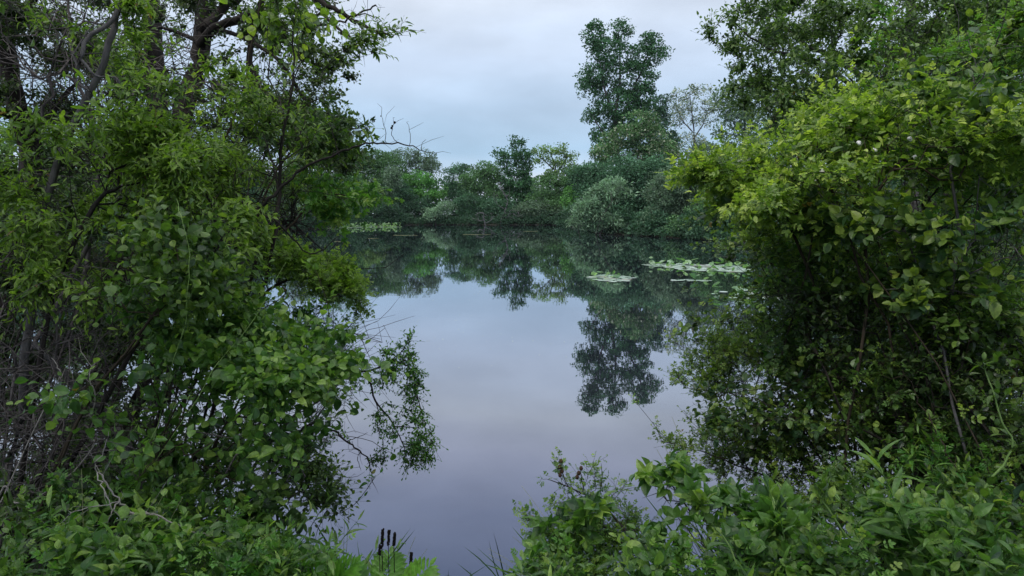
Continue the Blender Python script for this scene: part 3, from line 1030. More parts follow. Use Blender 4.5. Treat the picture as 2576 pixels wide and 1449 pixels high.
FT('tree with thin greyish airy top left of the treeline dip', 118, 1050, [(1020, 395, 42, 24), (1070, 400, 30, 24), (1050, 430, 52, 30), (1090, 425, 18, 20)], 'f_grey', leaf=0.3, clump=1.1, dens=0.62,
   name='open_tree', airy=1, rt=0.14)
FT('bright green tree below the airy grey tree', 112, 1055, [(1050, 452, 46, 22), (1075, 480, 50, 30), (1035, 500, 40, 30)], 'f_bright', leaf=0.3, name='shore_tree', dens=.9)
FT('dark tree overhanging the waterline below the bright green tree', 108, 1040, [(1040, 520, 56, 30), (1000, 500, 44, 44)], 'f_dark', leaf=0.28, name='shore_tree')
FT('rounded muted green tree, broadest of the left far shore', 114, 930, [(930, 408, 62, 30), (975, 425, 50, 40), (900, 430, 50, 40), (950, 480, 70, 50)], 'f_green', leaf=0.3, name='shore_tree')
FT('yellow-green tree in front of the broad left tree', 106, 930, [(925, 485, 36, 22), (900, 470, 22, 18), (945, 505, 30, 18)], 'f_yellow', leaf=0.3, clump=1.1, name='shore_tree', dens=.9)
FT('dark trees\' edge bush behind the far lily pads', 102, 930, [(930, 530, 70, 24), (860, 520, 50, 34), (985, 535, 40, 20)], 'f_dark', leaf=0.26, name='shore_bush', cat='bush', trunks=3)
FT('grey-green round bush between the yellow-green and bright green trees', 107, 985, [(985, 470, 26, 26), (990, 440, 24, 18)], 'f_grey', leaf=0.27, clump=.9, name='shore_bush', cat='bush')
# left shore
FT('tall green tree seen through the left-hand branches', 92, 845, [(845, 385, 40, 28), (830, 430, 50, 40), (860, 470, 50, 40)], 'f_green', leaf=0.28, name='shore_tree')
FT('grey-green tree on the left shore behind the arching branch', 78, 760, [(770, 440, 60, 50), (720, 490, 60, 50), (790, 510, 50, 36)], 'f_grey', leaf=0.24, clump=1.0, name='shore_tree', trunks=2)
FT('drooping pale bush at the left shore behind bare twigs', 66, 690, [(690, 510, 60, 40), (640, 540, 50, 30), (740, 535, 36, 20)], 'f_grey', leaf=0.22, clump=0.8, name='shore_bush', cat='bush', trunks=3)
FT('mid green tree glimpsed behind the left thicket', 58, 560, [(580, 440, 80, 60), (500, 480, 80, 60), (620, 500, 60, 50)], 'f_teal', leaf=0.22, clump=0.9, name='background_tree')
FT('yellow-green tree glimpsed at the far left behind the trunks', 36, 200, [(250, 420, 160, 90), (90, 400, 120, 110), (350, 500, 120, 70)], 'f_yellow', leaf=0.2, clump=0.8, name='background_tree', dens=.8)
FT('dark tree low behind the left thicket', 30, 120, [(80, 560, 150, 80), (300, 570, 150, 60)], 'f_dark', leaf=0.22, clump=0.8, name='background_tree')
# dead grey twigs in front of the far trees
def far_dead(label, D, bx, blobs, n):
    SEED[0] += 1
    rng = np.random.default_rng(SEED[0])
    b = at(bx, 560, D); base = np.array([b[0], D, gz(b[0], D) - 0.1])
    root = thing('dead_shrub', label, 'dead shrub', base, 'dead grey shrubs on the far shore')
    sk = Skel(rng)
    C = np.concatenate([ellipsoid(rng, at(p[0], p[1], D), np.array([p[2] / F * D, 1.0, p[3] / F * D]), n, 0.3) for p in blobs])
    C[:, 2] = np.maximum(C[:, 2], 0.4)
    sk.limb([base, base * 0.4 + C.mean(0) * 0.6, C.mean(0)], attach=-1)
    sk.grow(C, 0.2, 0.8, 0.12)
    sk.finish(0.022, 2.4, 0.14)
    sk.tube(4, 'branches', M['f_twig'], root)
far_dead('grey leafless shrub before the tufted tree', 104, 1258, [(1262, 490, 26, 40), (1290, 540, 30, 16)], 60)
far_dead('grey leafless branches low over the water at centre', 102, 1222, [(1215, 545, 40, 14)], 60)
far_dead('grey leafless branches beside the willow bush', 62, 1590, [(1570, 570, 50, 14)], 60)

def far_mass(name, label, spec, mat, leaf, seed):
    """uncountable low growth: spec = (x, y, z, rx, rz, n) clumps"""
    rng = np.random.default_rng(seed)
    C = np.array(spec)
    n = C[:, 5].astype(int)
    ci = np.repeat(np.arange(len(C)), n)
    v = nrm(rng.normal(size=(len(ci), 3)) + np.array([0, 0, 0.25]))
    r = C[ci][:, [3, 3, 4]] * (0.5 + 0.5 * rng.random((len(ci), 1)) ** 0.5)
    pos = C[ci][:, :3] + v * r
    lo = np.maximum(ground_z(pos[:, 0], pos[:, 1]), 0) + 0.05 + rng.random(len(pos)) * 0.3
    pos[:, 2] = np.maximum(pos[:, 2], lo)
    d = nrm(v + rng.normal(0, 0.6, v.shape)); no = nrm(v * 0.6 + np.array([0, 0, 0.5]) + rng.normal(0, 0.4, v.shape))
    t = np.clip(0.4 + (rng.random(len(C))[ci] - 0.5) * 0.6 + rng.normal(0, 0.15, len(ci)), 0, 1)
    V, Fc, rn = place_leaves('quad', pos, d, no, leaf * (0.6 + 0.8 * rng.random(len(ci))), t, rng)
    o = obj(name, mesh_from(name, V, [Fc], rnd=rn, mats=[M[mat]]))
    o['kind'] = 'stuff'; o['label'] = label; o['category'] = 'undergrowth'
    return o

_r = np.random.default_rng(5)
sp = []
for u in np.arange(-0.72, 0.72, 0.011):
    D0 = float(np.interp(u, FAR_U, FAR_D))
    if D0 < 9:
        continue
    for k in range(2):
        DD = D0 + 0.6 + _r.random() * 4 * (k + 0.3)
        h = (0.5 + 0.8 * _r.random()) * (0.8 + 0.6 * k)
        sp.append((u * DD + _r.normal(0, .3), DD, h * 0.6, 0.9 + 0.9 * _r.random(), h * 0.7, 380 if D0 > 70 else 480))
far_mass('shore_undergrowth', 'low dark bushy undergrowth all along the far waterline', sp, 'f_dark', 0.22, 7)
sp = []
for u in np.arange(-0.8, 0.8, 0.02):
    D0 = float(np.interp(u, FAR_U, FAR_D)) + 16
    for k in range(3):
        DD = D0 + _r.random() * 8
        sp.append((u * DD + _r.normal(0, .5), DD, (1.2 + 1.9 * k + _r.random()) * min(1, D0 / 90), 2.2, 1.8, 420))
far_mass('woodland', 'mass of woodland behind the trees of the far shore', sp, 'f_teal', 0.42, 8)
#@@PLANTS@@
# ------------------------------------------------------------------ near bank, left side
P = plant

# dark forked tree, upper left
P('dark_barked_tree', 'dark-barked leaning tree forking wide at the upper left', 'tree', (-3.0, 4.35),
  [(700, 150, 170, 110, 5.6, .9), (810, 110, 60, 60, 5.6, .4, .6), (600, 300, 130, 90, 5.6, .7), (785, 290, 100, 90, 5.2, .5, 1.5),
   (680, 10, 200, 60, 5.8, .8), (560, 60, 100, 80, 6, .8), (740, 220, 110, 100, 5.4, .6)],
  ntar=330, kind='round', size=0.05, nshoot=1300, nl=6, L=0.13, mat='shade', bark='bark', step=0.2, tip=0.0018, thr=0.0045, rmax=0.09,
  parts=('trunk', 'crown'), base_rnd=0.45,
  limbs=[(['base', (390, 560, 5.0), (440, 400, 5.4), (462, 270, 5.6), (498, 170, 5.7), (508, 60, 5.8), (500, -120, 5.9)], 0.085, 0.05),
         ([(505, 110, 5.7), (540, 70, 5.6), (610, 45, 5.5), (690, 10, 5.4), (790, -90, 5.3)], 0.04, 0.018),
         ([(506, 75, 5.75), (560, 20, 5.9), (610, -60, 6.0)], 0.045, 0.03),
         ([(500, 105, 5.7), (440, 78, 5.7), (370, 65, 5.6)], 0.02, 0.008),
         ([(540, 72, 5.6), (600, 90, 5.5), (700, 150, 5.3), (760, 240, 5.2), (790, 300, 5.2)], 0.02, 0.008)])
bare_plant('bare_branched_tree', 'mostly leafless tree limb reaching over the sky at upper left', 'tree', (-2.55, 4.2),
  [(['base', (520, 560, 4.9), (640, 300, 5.0), (640, 60, 4.9), (700, -90, 4.8), (770, -30, 4.7), (840, 20, 4.6), (880, 45, 4.6), (905, 62, 4.55), (950, 78, 4.5), (990, 92, 4.5)], 0.03, 0.007),
   ([(770, -30, 4.7), (810, 30, 4.65), (850, 70, 4.6), (885, 100, 4.55), (905, 140, 4.5)], 0.012, 0.006),
   ([(775, 55, 4.7), (800, 62, 4.6), (845, 55, 4.6), (895, 40, 4.55), (945, 12, 4.5)], 0.009, 0.005),
   ([(885, 45, 4.6), (910, 35, 4.5), (945, 42, 4.5), (960, 52, 4.5)], 0.005, 0.002),
   ([(905, 62, 4.55), (912, 80, 4.5), (910, 98, 4.5)], 0.004, 0.002),
   ([(985, 92, 4.5), (996, 85, 4.5), (1012, 82, 4.5)], 0.003, 0.0015)],
  mat='bark', side=60, side_len=0.14, r0=0.02, r1=0.004, part='branches')
P('tall_trunk_tree', 'tall straight dark trunk with hanging foliage top left', 'tree', (-4.3, 5.0),
  [(350, 110, 130, 110, 6.6, 1.0), (250, 40, 130, 60, 6.4, 1), (420, 30, 80, 60, 6.6, .8), (300, 230, 140, 90, 6.4, .9), (160, 120, 120, 120, 6, .9)],
  ntar=220, kind='ovate', size=0.06, nshoot=800, mat='shade', bark='bark', step=0.25, tip=0.002, thr=0.005, rmax=0.12, parts=('trunk', 'crown'), base_rnd=0.4,
  limbs=[(['base', (400, 560, 6.4), (395, 300, 6.7), (385, 120, 6.8), (372, -100, 6.9)], 0.10, 0.075), ([(390, 200, 6.75), (330, 90, 6.6), (290, -40, 6.5)], 0.03, 0.015)])
P('leaning_dark_tree', 'thick dark trunk at the far left edge of the picture', 'tree', (-3.6, 4.5),
  [(90, 90, 120, 90, 5.0, .7), (60, 230, 90, 100, 4.9, .7), (170, 330, 110, 90, 5.2, .7), (40, 420, 80, 80, 5, .6), (200, 200, 100, 80, 5.2, .6), (60, 10, 120, 60, 4.8, .6)],
  ntar=240, kind='ovate', size=0.058, nshoot=900, mat='shade', bark='bark', step=0.2, tip=0.0018, thr=0.0045, rmax=0.09, parts=('trunk', 'crown'), base_rnd=0.4,
  limbs=[(['base', (75, 480, 5.0), (55, 330, 5.05), (25, 200, 5.0), (15, 90, 5.0), (28, -80, 5.0)], 0.075, 0.05), ([(60, 350, 5.0), (130, 280, 5.1), (190, 210, 5.2)], 0.035, 0.015),
         ([(20, 120, 5.0), (60, 40, 4.9), (120, -60, 4.8)], 0.03, 0.02)])
P('grey_limbed_tree', 'gnarled grey lichened branch hanging in front of the upper left trunks', 'tree', (-2.3, 3.1),
  [(330, 60, 90, 50, 3.6, .3), (260, 130, 60, 60, 3.6, .3), (180, 60, 90, 60, 3.6, .3)], ntar=40, kind='oblong', size=0.065, nshoot=60, mat='green', bark='bark_grey', rmax=0.03, base_rnd=0.6,
  tip=0.0015, parts=('branches', 'foliage'),
  limbs=[(['base', (60, 900, 3.0), (120, 500, 3.3), (260, 160, 3.4), (300, 20, 3.5), (350, -60, 3.6), (300, 20, 3.45), (272, 62, 3.4), (220, 98, 3.35), (204, 150, 3.3), (190, 200, 3.3), (225, 230, 3.25)], 0.02, 0.006),
         ([(205, 150, 3.3), (240, 190, 3.25), (290, 195, 3.2), (310, 230, 3.2), (332, 246, 3.2)], 0.007, 0.003),
         ([(200, 190, 3.3), (250, 290, 3.3), (330, 240, 3.3), (420, 240, 3.2)], 0.004, 0.002)])
P('broad_leaved_vine', 'sunlit broad yellow-green leaves dangling at the top edge left of the sky gap', 'vine', (-2.1, 3.6),
  [(745, 30, 60, 40, 3.9, .15), (700, 15, 30, 30, 3.9, .1), (60, 15, 50, 20, 3.8, .1)], ntar=22, kind='round', size=0.085, nshoot=26, nl=4, mat='lime', bark='stem', L=0.2, up=-0.3, upn=0.2,
  limbs=[(['base', (470, 620, 4.0), (600, 260, 4.2), (650, 30, 4.2), (690, -60, 4.1), (740, 0, 4.0), (760, 50, 3.95)], 0.008, 0.003)], base_rnd=0.35, rmax=0.01)

# bright lance-leaved shrub, left middle
P('sweeping_shrub', 'bright green shrub of sweeping oblong leaves at upper left middle', 'shrub', (-2.15, 2.9),
  [(440, 290, 110, 90, 3.4, .4, 1.4), (290, 390, 140, 70, 3.3, .4), (490, 430, 90, 100, 3.4, .4, 1.3), (170, 480, 110, 60, 3.3, .4, .7), (350, 350, 120, 90, 3.4, .4, 1.2), (380, 250, 90, 50, 3.5, .3),
   (420, 520, 140, 80, 3.4, .4), (260, 540, 130, 60, 3.3, .4, .8)],
  ntar=330, kind='oblong', size=0.072, nshoot=950, nl=7, L=0.13, mat='sweep', bark='bark', base_rnd=0.55, tipbright=0.4, up=0.2, droop=0.5, rmax=0.018, thr=0.004, wands=60, wandlen=0.3,
  limbs=[(['base', (405, 760, 3.1), (405, 670, 3.1), (406, 570, 3.15), (436, 470, 3.2), (428, 385, 3.25), (440, 300, 3.3)], 0.012, 0.006),
         (['base', (580, 700, 3.2), (568, 620, 3.2), (540, 550, 3.2), (502, 410, 3.3)], 0.010, 0.005),
         (['base', (200, 600, 3.1), (300, 470, 3.2), (250, 390, 3.3)], 0.012, 0.005)])
P('slender_sapling', 'slender dark-stemmed sapling with pointed leaves left of the sky gap', 'sapling', (-1.75, 3.25),
  [(720, 120, 60, 60, 3.6, .25), (745, 210, 60, 50, 3.5, .25), (700, 300, 70, 70, 3.5, .3), (760, 340, 60, 50, 3.5, .3), (700, 400, 80, 60, 3.5, .3), (640, 350, 60, 60, 3.5, .3),
   (620, 440, 60, 60, 3.5, .3), (750, 430, 60, 40, 3.5, .25), (870, 310, 40, 40, 3.5, .12, .5), (820, 220, 40, 50, 3.6, .15)],
  ntar=170, kind='oblong', size=0.066, nshoot=170, nl=5, L=0.12, mat='green', bark='bark', base_rnd=0.5, rmax=0.012, wands=20,
  limbs=[(['base', (660, 700, 3.3), (700, 520, 3.4), (705, 430, 3.4), (712, 340, 3.4), (728, 260, 3.4), (738, 200, 3.4), (738, 80, 3.4)], 0.010, 0.004)])
P('small_leaved_tree', 'dense dark clump of small leaves beside the sky gap at left', 'tree', (-2.35, 4.3),
  [(770, 270, 65, 85, 4.6, .4), (780, 340, 75, 50, 4.6, .4), (840, 390, 60, 30, 4.4, .3, .6), (720, 330, 90, 60, 4.7, .4), (650, 260, 90, 60, 4.8, .4), (620, 440, 80, 40, 4.6, .5, .5), (560, 380, 90, 80, 4.8, .4)],
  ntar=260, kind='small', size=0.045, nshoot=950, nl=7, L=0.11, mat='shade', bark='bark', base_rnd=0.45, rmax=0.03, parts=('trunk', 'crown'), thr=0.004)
def berries(root, sk, rng):
    cs = [at(985, 322, 3.2), at(993, 308, 3.2), at(987, 317, 3.2), at(958, 292, 3.2)]
    for c, r in zip(cs, (0.006, 0.006, 0.005, 0.003)):
        obj('berry', ball_mesh('berry', [c], [r], M['spore'], root.location), root)
bare_plant('arching_branch', 'long bare branch arching out over the water with tiny berries', 'branch', (-2.0, 3.3),
  [(['base', (430, 900, 3.1), (480, 720, 3.15), (560, 600, 3.2), (640, 535, 3.2), (700, 480, 3.2), (760, 425, 3.2), (850, 385, 3.2), (910, 364, 3.2), (960, 360, 3.2), (1030, 366, 3.2), (1060, 378, 3.2), (1090, 386, 3.2)], 0.011, 0.0012),
   ([(968, 360, 3.2), (970, 330, 3.2), (960, 292, 3.2)], 0.0016, 0.001), ([(1000, 362, 3.2), (985, 335, 3.2), (993, 308, 3.2)], 0.0016, 0.001),
   ([(1034, 366, 3.2), (1030, 330, 3.2), (1028, 315, 3.2)], 0.0014, 0.0008), ([(1060, 376, 3.2), (1062, 360, 3.2), (1072, 350, 3.2)], 0.0014, 0.0008),
   ([(850, 385, 3.2), (840, 345, 3.2), (830, 310, 3.2)], 0.003, 0.0015),
   ([(640, 535, 3.2), (700, 560, 3.2), (780, 640, 3.25), (860, 590, 3.3)], 0.006, 0.002),
   ([(700, 480, 3.2), (690, 430, 3.2), (660, 330, 3.3)], 0.006, 0.002)],
  mat='bark', side=40, side_len=0.12, r0=0.018, r1=0.002, extra=berries, wob=0.035, tip=0.0008)
P('lobed_leaf_vine', 'vine with maple-like lobed leaves reaching out at the left over the far shore', 'vine', (-1.95, 3.5),
  [(850, 490, 55, 20, 3.9, .2, 1.3), (895, 500, 35, 12, 3.8, .12, 1.2), (810, 515, 30, 20, 3.9, .15), (790, 470, 40, 30, 3.9, .2)],
  ntar=60, kind='lobed', size=0.085, nshoot=75, nl=4, L=0.14, mat='vine', bark='stem', base_rnd=0.4, tipbright=0.4, rmax=0.008, up=0.1, vary=0.4,
  limbs=[(['base', (640, 700, 3.6), (740, 560, 3.8), (800, 500, 3.85), (860, 490, 3.85), (915, 500, 3.8)], 0.008, 0.002)], upn=0.5)
P('lobed_leaf_vine', 'vine of lobed leaves silhouetted just above the arching bare branch', 'vine', (-2.15, 3.6),
  [(880, 330, 50, 18, 4.0, .15, 1.4), (850, 355, 40, 25, 4.0, .15), (810, 310, 50, 40, 4.0, .2), (915, 335, 22, 12, 4.0, .1)],
  ntar=50, kind='lobed', size=0.08, nshoot=62, nl=4, L=0.13, mat='green', bark='stem', base_rnd=0.35, rmax=0.008, up=-0.1,
  limbs=[(['base', (600, 640, 3.8), (700, 420, 4.0), (800, 330, 4.0), (870, 325, 4.0), (925, 320, 4.0)], 0.008, 0.002)], upn=0.5)
P('rose_spray', 'leafy rose spray arching low over the water at left', 'rose bush', (-1.75, 3.3),
  [(690, 660, 50, 20, 3.5, .2), (760, 685, 60, 22, 3.5, .2, 1.4), (830, 705, 50, 24, 3.5, .18, 1.5), (880, 735, 24, 26, 3.5, .12, 1.4), (650, 620, 40, 30, 3.5, .2), (840, 690, 30, 16, 3.5, .1), (735, 650, 30, 18, 3.4, .15)],
  ntar=120, kind='rose', size=0.085, nshoot=300, nl=4, L=0.09, mat='sweep', bark='bark', base_rnd=0.55, rmax=0.010, clumpy=0.4, up=0.7, sag=-0.05,
  limbs=[(['base', (560, 900, 3.3), (620, 790, 3.4), (700, 715, 3.45), (780, 695, 3.5), (850, 715, 3.5), (890, 750, 3.5), (902, 772, 3.5)], 0.009, 0.002)])

# big round-leaved vine draped in the lower left
P('round_leaf_vine', 'bittersweet vine of big round leaves draped over the lower left thicket', 'vine', (-1.55, 2.75),
  [(680, 880, 160, 50, 2.85, .25, 1.1), (500, 930, 150, 70, 2.75, .3, 1.0), (360, 980, 80, 60, 2.55, .25), (450, 1060, 170, 90, 2.6, .3, 1.1), (690, 980, 130, 100, 2.75, .3, 1.1), (780, 1060, 70, 110, 2.8, .25, 1.1),
   (760, 930, 90, 60, 2.8, .25), (600, 1080, 120, 70, 2.7, .3, .7), (790, 870, 60, 50, 2.85, .2), (740, 1170, 70, 60, 2.75, .2, .8), (600, 1180, 110, 50, 2.7, .25, .8), (430, 1180, 110, 50, 2.6, .25, .6)],
  ntar=260, kind='round', size=0.068, nshoot=470, nl=5, L=0.15, mat='weed', bark='stem', base_rnd=0.35, tipbright=0.45, rmax=0.012, up=0.25, upn=0.55, thr=0.004, sag=-0.04, vary=0.45, wands=25, wandlen=0.25)
P('round_leaf_vine', 'bittersweet vine with broad leaves hanging at mid left before dark shade', 'vine', (-2.0, 2.6),
  [(420, 600, 110, 40, 2.8, .25), (330, 660, 90, 50, 2.8, .25), (400, 750, 110, 50, 2.7, .25), (470, 720, 80, 50, 2.7, .2), (300, 730, 70, 40, 2.8, .25, .6), (540, 720, 80, 40, 2.9, .2, .6)],
  ntar=120, kind='round', size=0.062, nshoot=125, nl=5, L=0.17, mat='green', bark='stem', base_rnd=0.35, tipbright=0.4, rmax=0.010, up=0.1, upn=0.5, vary=0.4)
P('climbing_shoot', 'pale green climbing shoot curling upright among broad leaves at left', 'vine', (-1.6, 2.45),
  [], kind='round', size=0.05, nshoot=14, nl=2, L=0.07, mat='lime', bark='limestem', rmax=0.004, thr=0.01, base_rnd=0.2,
  limbs=[(['base', (440, 900, 2.5), (470, 760, 2.5), (478, 640, 2.5), (460, 560, 2.5), (445, 500, 2.55)], 0.0016, 0.001),
         (['base', (500, 1000, 2.5), (560, 900, 2.55), (640, 800, 2.6), (720, 660, 2.6)], 0.0016, 0.001)])

P('understory_shrub', 'leafy shaded shrub low between the hanging vine and the seedlings at left', 'shrub', (-1.6, 3.3),
  [(450, 1180, 150, 70, 3.3, .3), (650, 1200, 130, 60, 3.3, .3), (760, 1230, 80, 50, 3.2, .25), (550, 1100, 150, 60, 3.4, .3, .6), (300, 1120, 100, 60, 3.4, .3, .6)],
  ntar=260, kind=[('ovate', 0.6, 0.05, 'green'), ('small', 0.4, 0.045, 'green')], nshoot=520, nl=5, mat='green', bark='bark', base_rnd=0.35, rmax=0.01, stems=9, spread=0.9, step=0.12, wands=20, wandlen=0.2)
# dead grey thickets and bleached wood
bare_plant('dead_thicket', 'tangle of dead grey twigs in the shade at the left edge', 'dead thicket', (-2.35, 3.0),
  [(['base', (60, 1300, 3.0), (170, 1150, 3.1), (120, 1000, 3.1), (30, 880, 3.0)], 0.008, 0.002), (['base', (210, 1200, 3.1), (260, 1000, 3.2), (180, 880, 3.2), (60, 800, 3.1)], 0.010, 0.002),
   (['base', (110, 1180, 3.2), (60, 1080, 3.0), (-60, 1000, 3.0)], 0.007, 0.002), (['base', (300, 1250, 3.2), (380, 1060, 3.3), (420, 900, 3.4)], 0.009, 0.002),
   ([(-60, 840, 2.9), (20, 790, 2.9), (110, 740, 2.95), (170, 700, 3.0), (220, 690, 3.0)], 0.005, 0.002), (['base', (150, 1010, 2.9), (130, 920, 2.9), (160, 960, 2.9), (300, 1110, 3.0)], 0.006, 0.002)],
  mat='dead', blobs=[(120, 950, 170, 160, 2.9, .4), (100, 1130, 160, 130, 2.8, .35), (180, 780, 150, 90, 3.0, .4, .6), (320, 1130, 120, 110, 2.8, .3, .6)], ntar=260, side=460, side_len=0.3, side_sub=2, tip=0.0013, alpha=0.2)
bare_plant('dead_thicket', 'thin bare twigs fanning over the water between the rose spray and the round-leaf vine', 'dead thicket', (-1.75, 3.45),
  [(['base', (620, 950, 3.5), (760, 870, 3.6), (860, 845, 3.6), (930, 850, 3.6)], 0.007, 0.0018), (['base', (640, 1000, 3.5), (780, 900, 3.6), (870, 880, 3.6), (905, 900, 3.6), (915, 950, 3.6)], 0.006, 0.0016),
   (['base', (500, 860, 3.5), (600, 700, 3.6), (640, 560, 3.7)], 0.007, 0.002), (['base', (690, 1100, 3.5), (800, 1010, 3.6), (860, 960, 3.6)], 0.006, 0.0016)],
  mat='dead', blobs=[(700, 850, 170, 80, 3.7, .4), (780, 960, 110, 120, 3.7, .4), (640, 600, 110, 90, 3.8, .4, .7), (700, 1120, 130, 90, 3.6, .3)], ntar=230, side=420, side_len=0.26, side_sub=2, tip=0.0012, alpha=0.15)
bare_plant('twiggy_shrub', 'dark twiggy understory shrub rising through the mid left foliage', 'shrub', (-2.3, 3.9),
  [(['base', (420, 700, 4.3), (480, 520, 4.5), (600, 380, 4.6)], 0.012, 0.003), (['base', (500, 760, 4.3), (620, 620, 4.5), (740, 520, 4.5)], 0.012, 0.003), (['base', (350, 600, 4.4), (300, 400, 4.6), (380, 200, 4.8)], 0.012, 0.003),
   (['base', (660, 640, 4.2), (730, 560, 4.2), (735, 500, 4.2)], 0.008, 0.002)],
  mat='bark', blobs=[(600, 500, 180, 110, 4.6, .6), (350, 300, 250, 180, 4.8, .6), (700, 580, 90, 60, 4.4, .4)], ntar=240, side=420, side_len=0.4, side_sub=2, tip=0.0022, alpha=0.2)
bare_plant('grey_sapling', 'leafless grey stems crossing behind the sweeping green shrub', 'sapling', (-2.9, 3.7),
  [(['base', (230, 500, 4.0), (180, 200, 4.2), (250, -40, 4.3)], 0.010, 0.004), (['base', (300, 480, 4.0), (330, 200, 4.2), (300, -40, 4.3)], 0.009, 0.004), (['base', (60, 460, 3.9), (130, 240, 4.0), (200, -40, 4.1)], 0.009, 0.004)],
  mat='dead', blobs=[(200, 120, 190, 130, 4.2, .5), (420, 180, 120, 130, 4.3, .5)], ntar=110, side=260, side_len=0.4, side_sub=2, tip=0.0018, alpha=0.2)
bare_plant('bleached_branch', 'bleached bare branch with forking tips, lowest at the left', 'dead branch', (-1.75, 1.95),
  [(['base', (380, 1360, 2.15), (330, 1290, 2.15), (300, 1262, 2.15), (268, 1215, 2.15), (240, 1170, 2.15), (262, 1130, 2.15), (272, 1085, 2.15)], 0.0024, 0.0013),
   ([(300, 1262, 2.15), (280, 1290, 2.1), (270, 1320, 2.1)], 0.0025, 0.0012), ([(250, 1190, 2.15), (262, 1230, 2.1), (300, 1300, 2.1), (318, 1345, 2.1)], 0.0022, 0.001),
   ([(300, 1262, 2.15), (230, 1275, 2.1), (170, 1285, 2.1)], 0.002, 0.001), ([(330, 1290, 2.15), (410, 1300, 2.1), (470, 1330, 2.1), (540, 1350, 2.1)], 0.003, 0.0012)],
  mat='pale', side=18, side_len=0.1, tip=0.0006)
bare_plant('bleached_vine_stem', 'pale curved dead vine stem in the dark gap at the left edge', 'dead vine', (-2.25, 2.5),
  [(['base', (190, 1190, 2.6), (225, 1080, 2.6), (240, 1000, 2.6), (225, 940, 2.6), (250, 900, 2.65)], 0.0035, 0.002), (['base', (120, 1010, 2.6), (145, 960, 2.6), (150, 930, 2.6), (130, 900, 2.6)], 0.003, 0.0018),
   (['base', (-10, 1245, 2.4), (30, 1262, 2.4), (80, 1270, 2.4)], 0.005, 0.003)],
  mat='pale', side=16, side_len=0.12, tip=0.001)
bare_plant('fallen_limb', 'grey fallen limb slanting down through the left thicket', 'dead branch', (-1.6, 3.0),
  [(['base', (330, 1150, 3.0), (230, 1010, 3.1), (120, 900, 3.1), (70, 860, 3.2)], 0.017, 0.011)], mat='bark_grey', side=10, side_len=0.2)
bare_plant('broken_stick', 'grey stick lying level across the lower round leaves', 'dead branch', (-1.3, 2.5),
  [(['base', (560, 1200, 2.6), (700, 1110, 2.6), (580, 1102, 2.6), (460, 1090, 2.6)], 0.004, 0.0025), (['base', (750, 1240, 2.65), (700, 1150, 2.6), (660, 1080, 2.6)], 0.004, 0.002)], mat='dead', side=10, side_len=0.1)

# hanging thorny sprays over the water
P('hanging_spray', 'isolated thorny spray of tiny leaves hanging over open water', 'rose bush', (-1.15, 3.2),
  [(1000, 900, 45, 25, 3.15, .06), (975, 950, 45, 20, 3.15, .06), (1035, 965, 18, 50, 3.15, .06, 1.3), (1050, 1040, 22, 50, 3.15, .06, 1.3), (1065, 1110, 25, 40, 3.15, .06, 1.4), (985, 1060, 40, 60, 3.15, .08, .7), (1030, 1130, 35, 30, 3.15, .06),
   (960, 1150, 25, 10, 3.15, .04, .5), (905, 935, 30, 14, 3.15, .05, .6)],
  ntar=150, clumpy=0.3, kind='small', size=0.030, nshoot=300, nl=5, L=0.05, mat='vine', bark='bark', base_rnd=0.25, tipbright=0.25, rmax=0.006, up=0, droop=0.3, tip=0.0009, thr=0.002, step=0.08,
  limbs=[(['base', (700, 1080, 3.1), (800, 960, 3.1), (870, 940, 3.15), (940, 930, 3.15), (985, 905, 3.15), (1015, 880, 3.15), (1028, 848, 3.15)], 0.006, 0.0013),
         ([(870, 942, 3.15), (925, 955, 3.15), (945, 1010, 3.15), (985, 1060, 3.15), (1010, 1110, 3.15), (1030, 1165, 3.15)], 0.003, 0.001),
         ([(985, 905, 3.15), (1035, 930, 3.15), (1050, 1000, 3.15), (1070, 1080, 3.15), (1080, 1150, 3.15)], 0.003, 0.001),
         ([(950, 1015, 3.15), (950, 1070, 3.15), (965, 1120, 3.15), (940, 1150, 3.15)], 0.002, 0.0009)])
bare_plant('thorny_dead_branch', 'black thorny dead branch tip pointing down over the water', 'dead branch', (-1.25, 3.15),
  [(['base', (740, 1120, 3.0), (830, 1085, 3.0), (870, 1110, 3.0), (900, 1130, 3.0), (930, 1165, 3.0), (936, 1210, 3.0)], 0.006, 0.0022), ([(870, 1110, 3.0), (900, 1100, 3.0), (925, 1088, 3.0)], 0.002, 0.001),
   ([(905, 1135, 3.0), (900, 1160, 3.0), (908, 1185, 3.0)], 0.002, 0.001), ([(930, 1160, 3.0), (950, 1155, 3.0), (970, 1152, 3.0)], 0.002, 0.001)], mat='bark', side=26, side_len=0.07, tip=0.0008)
P('trailing_shoot', 'single leafy shoot trailing up from the ferns over the water', 'vine', (-0.95, 2.75),
  [], kind='ovate', size=0.045, nshoot=9, nl=2, L=0.05, mat='vine', bark='stem', rmax=0.003, thr=0.01,
  limbs=[(['base', (800, 1330, 2.8), (860, 1290, 2.8), (900, 1260, 2.8), (930, 1220, 2.8), (945, 1195, 2.8)], 0.0016, 0.001)])
P('small_leaved_shrub', 'fine twiggy shrub with tiny leaves at the water side of the round-leaf vine', 'shrub', (-1.3, 3.35),
  [(830, 900, 60, 70, 3.4, .2), (850, 1000, 50, 60, 3.4, .2), (800, 830, 90, 50, 3.5, .25), (820, 1100, 60, 60, 3.4, .2), (850, 960, 60, 40, 3.4, .2), (790, 780, 60, 30, 3.5, .2)], ntar=150,
  kind='small', size=0.032, nshoot=300, nl=5, L=0.07, mat='vine', bark='dead', base_rnd=0.25, tipbright=0.25, rmax=0.008, tip=0.001, thr=0.0025)
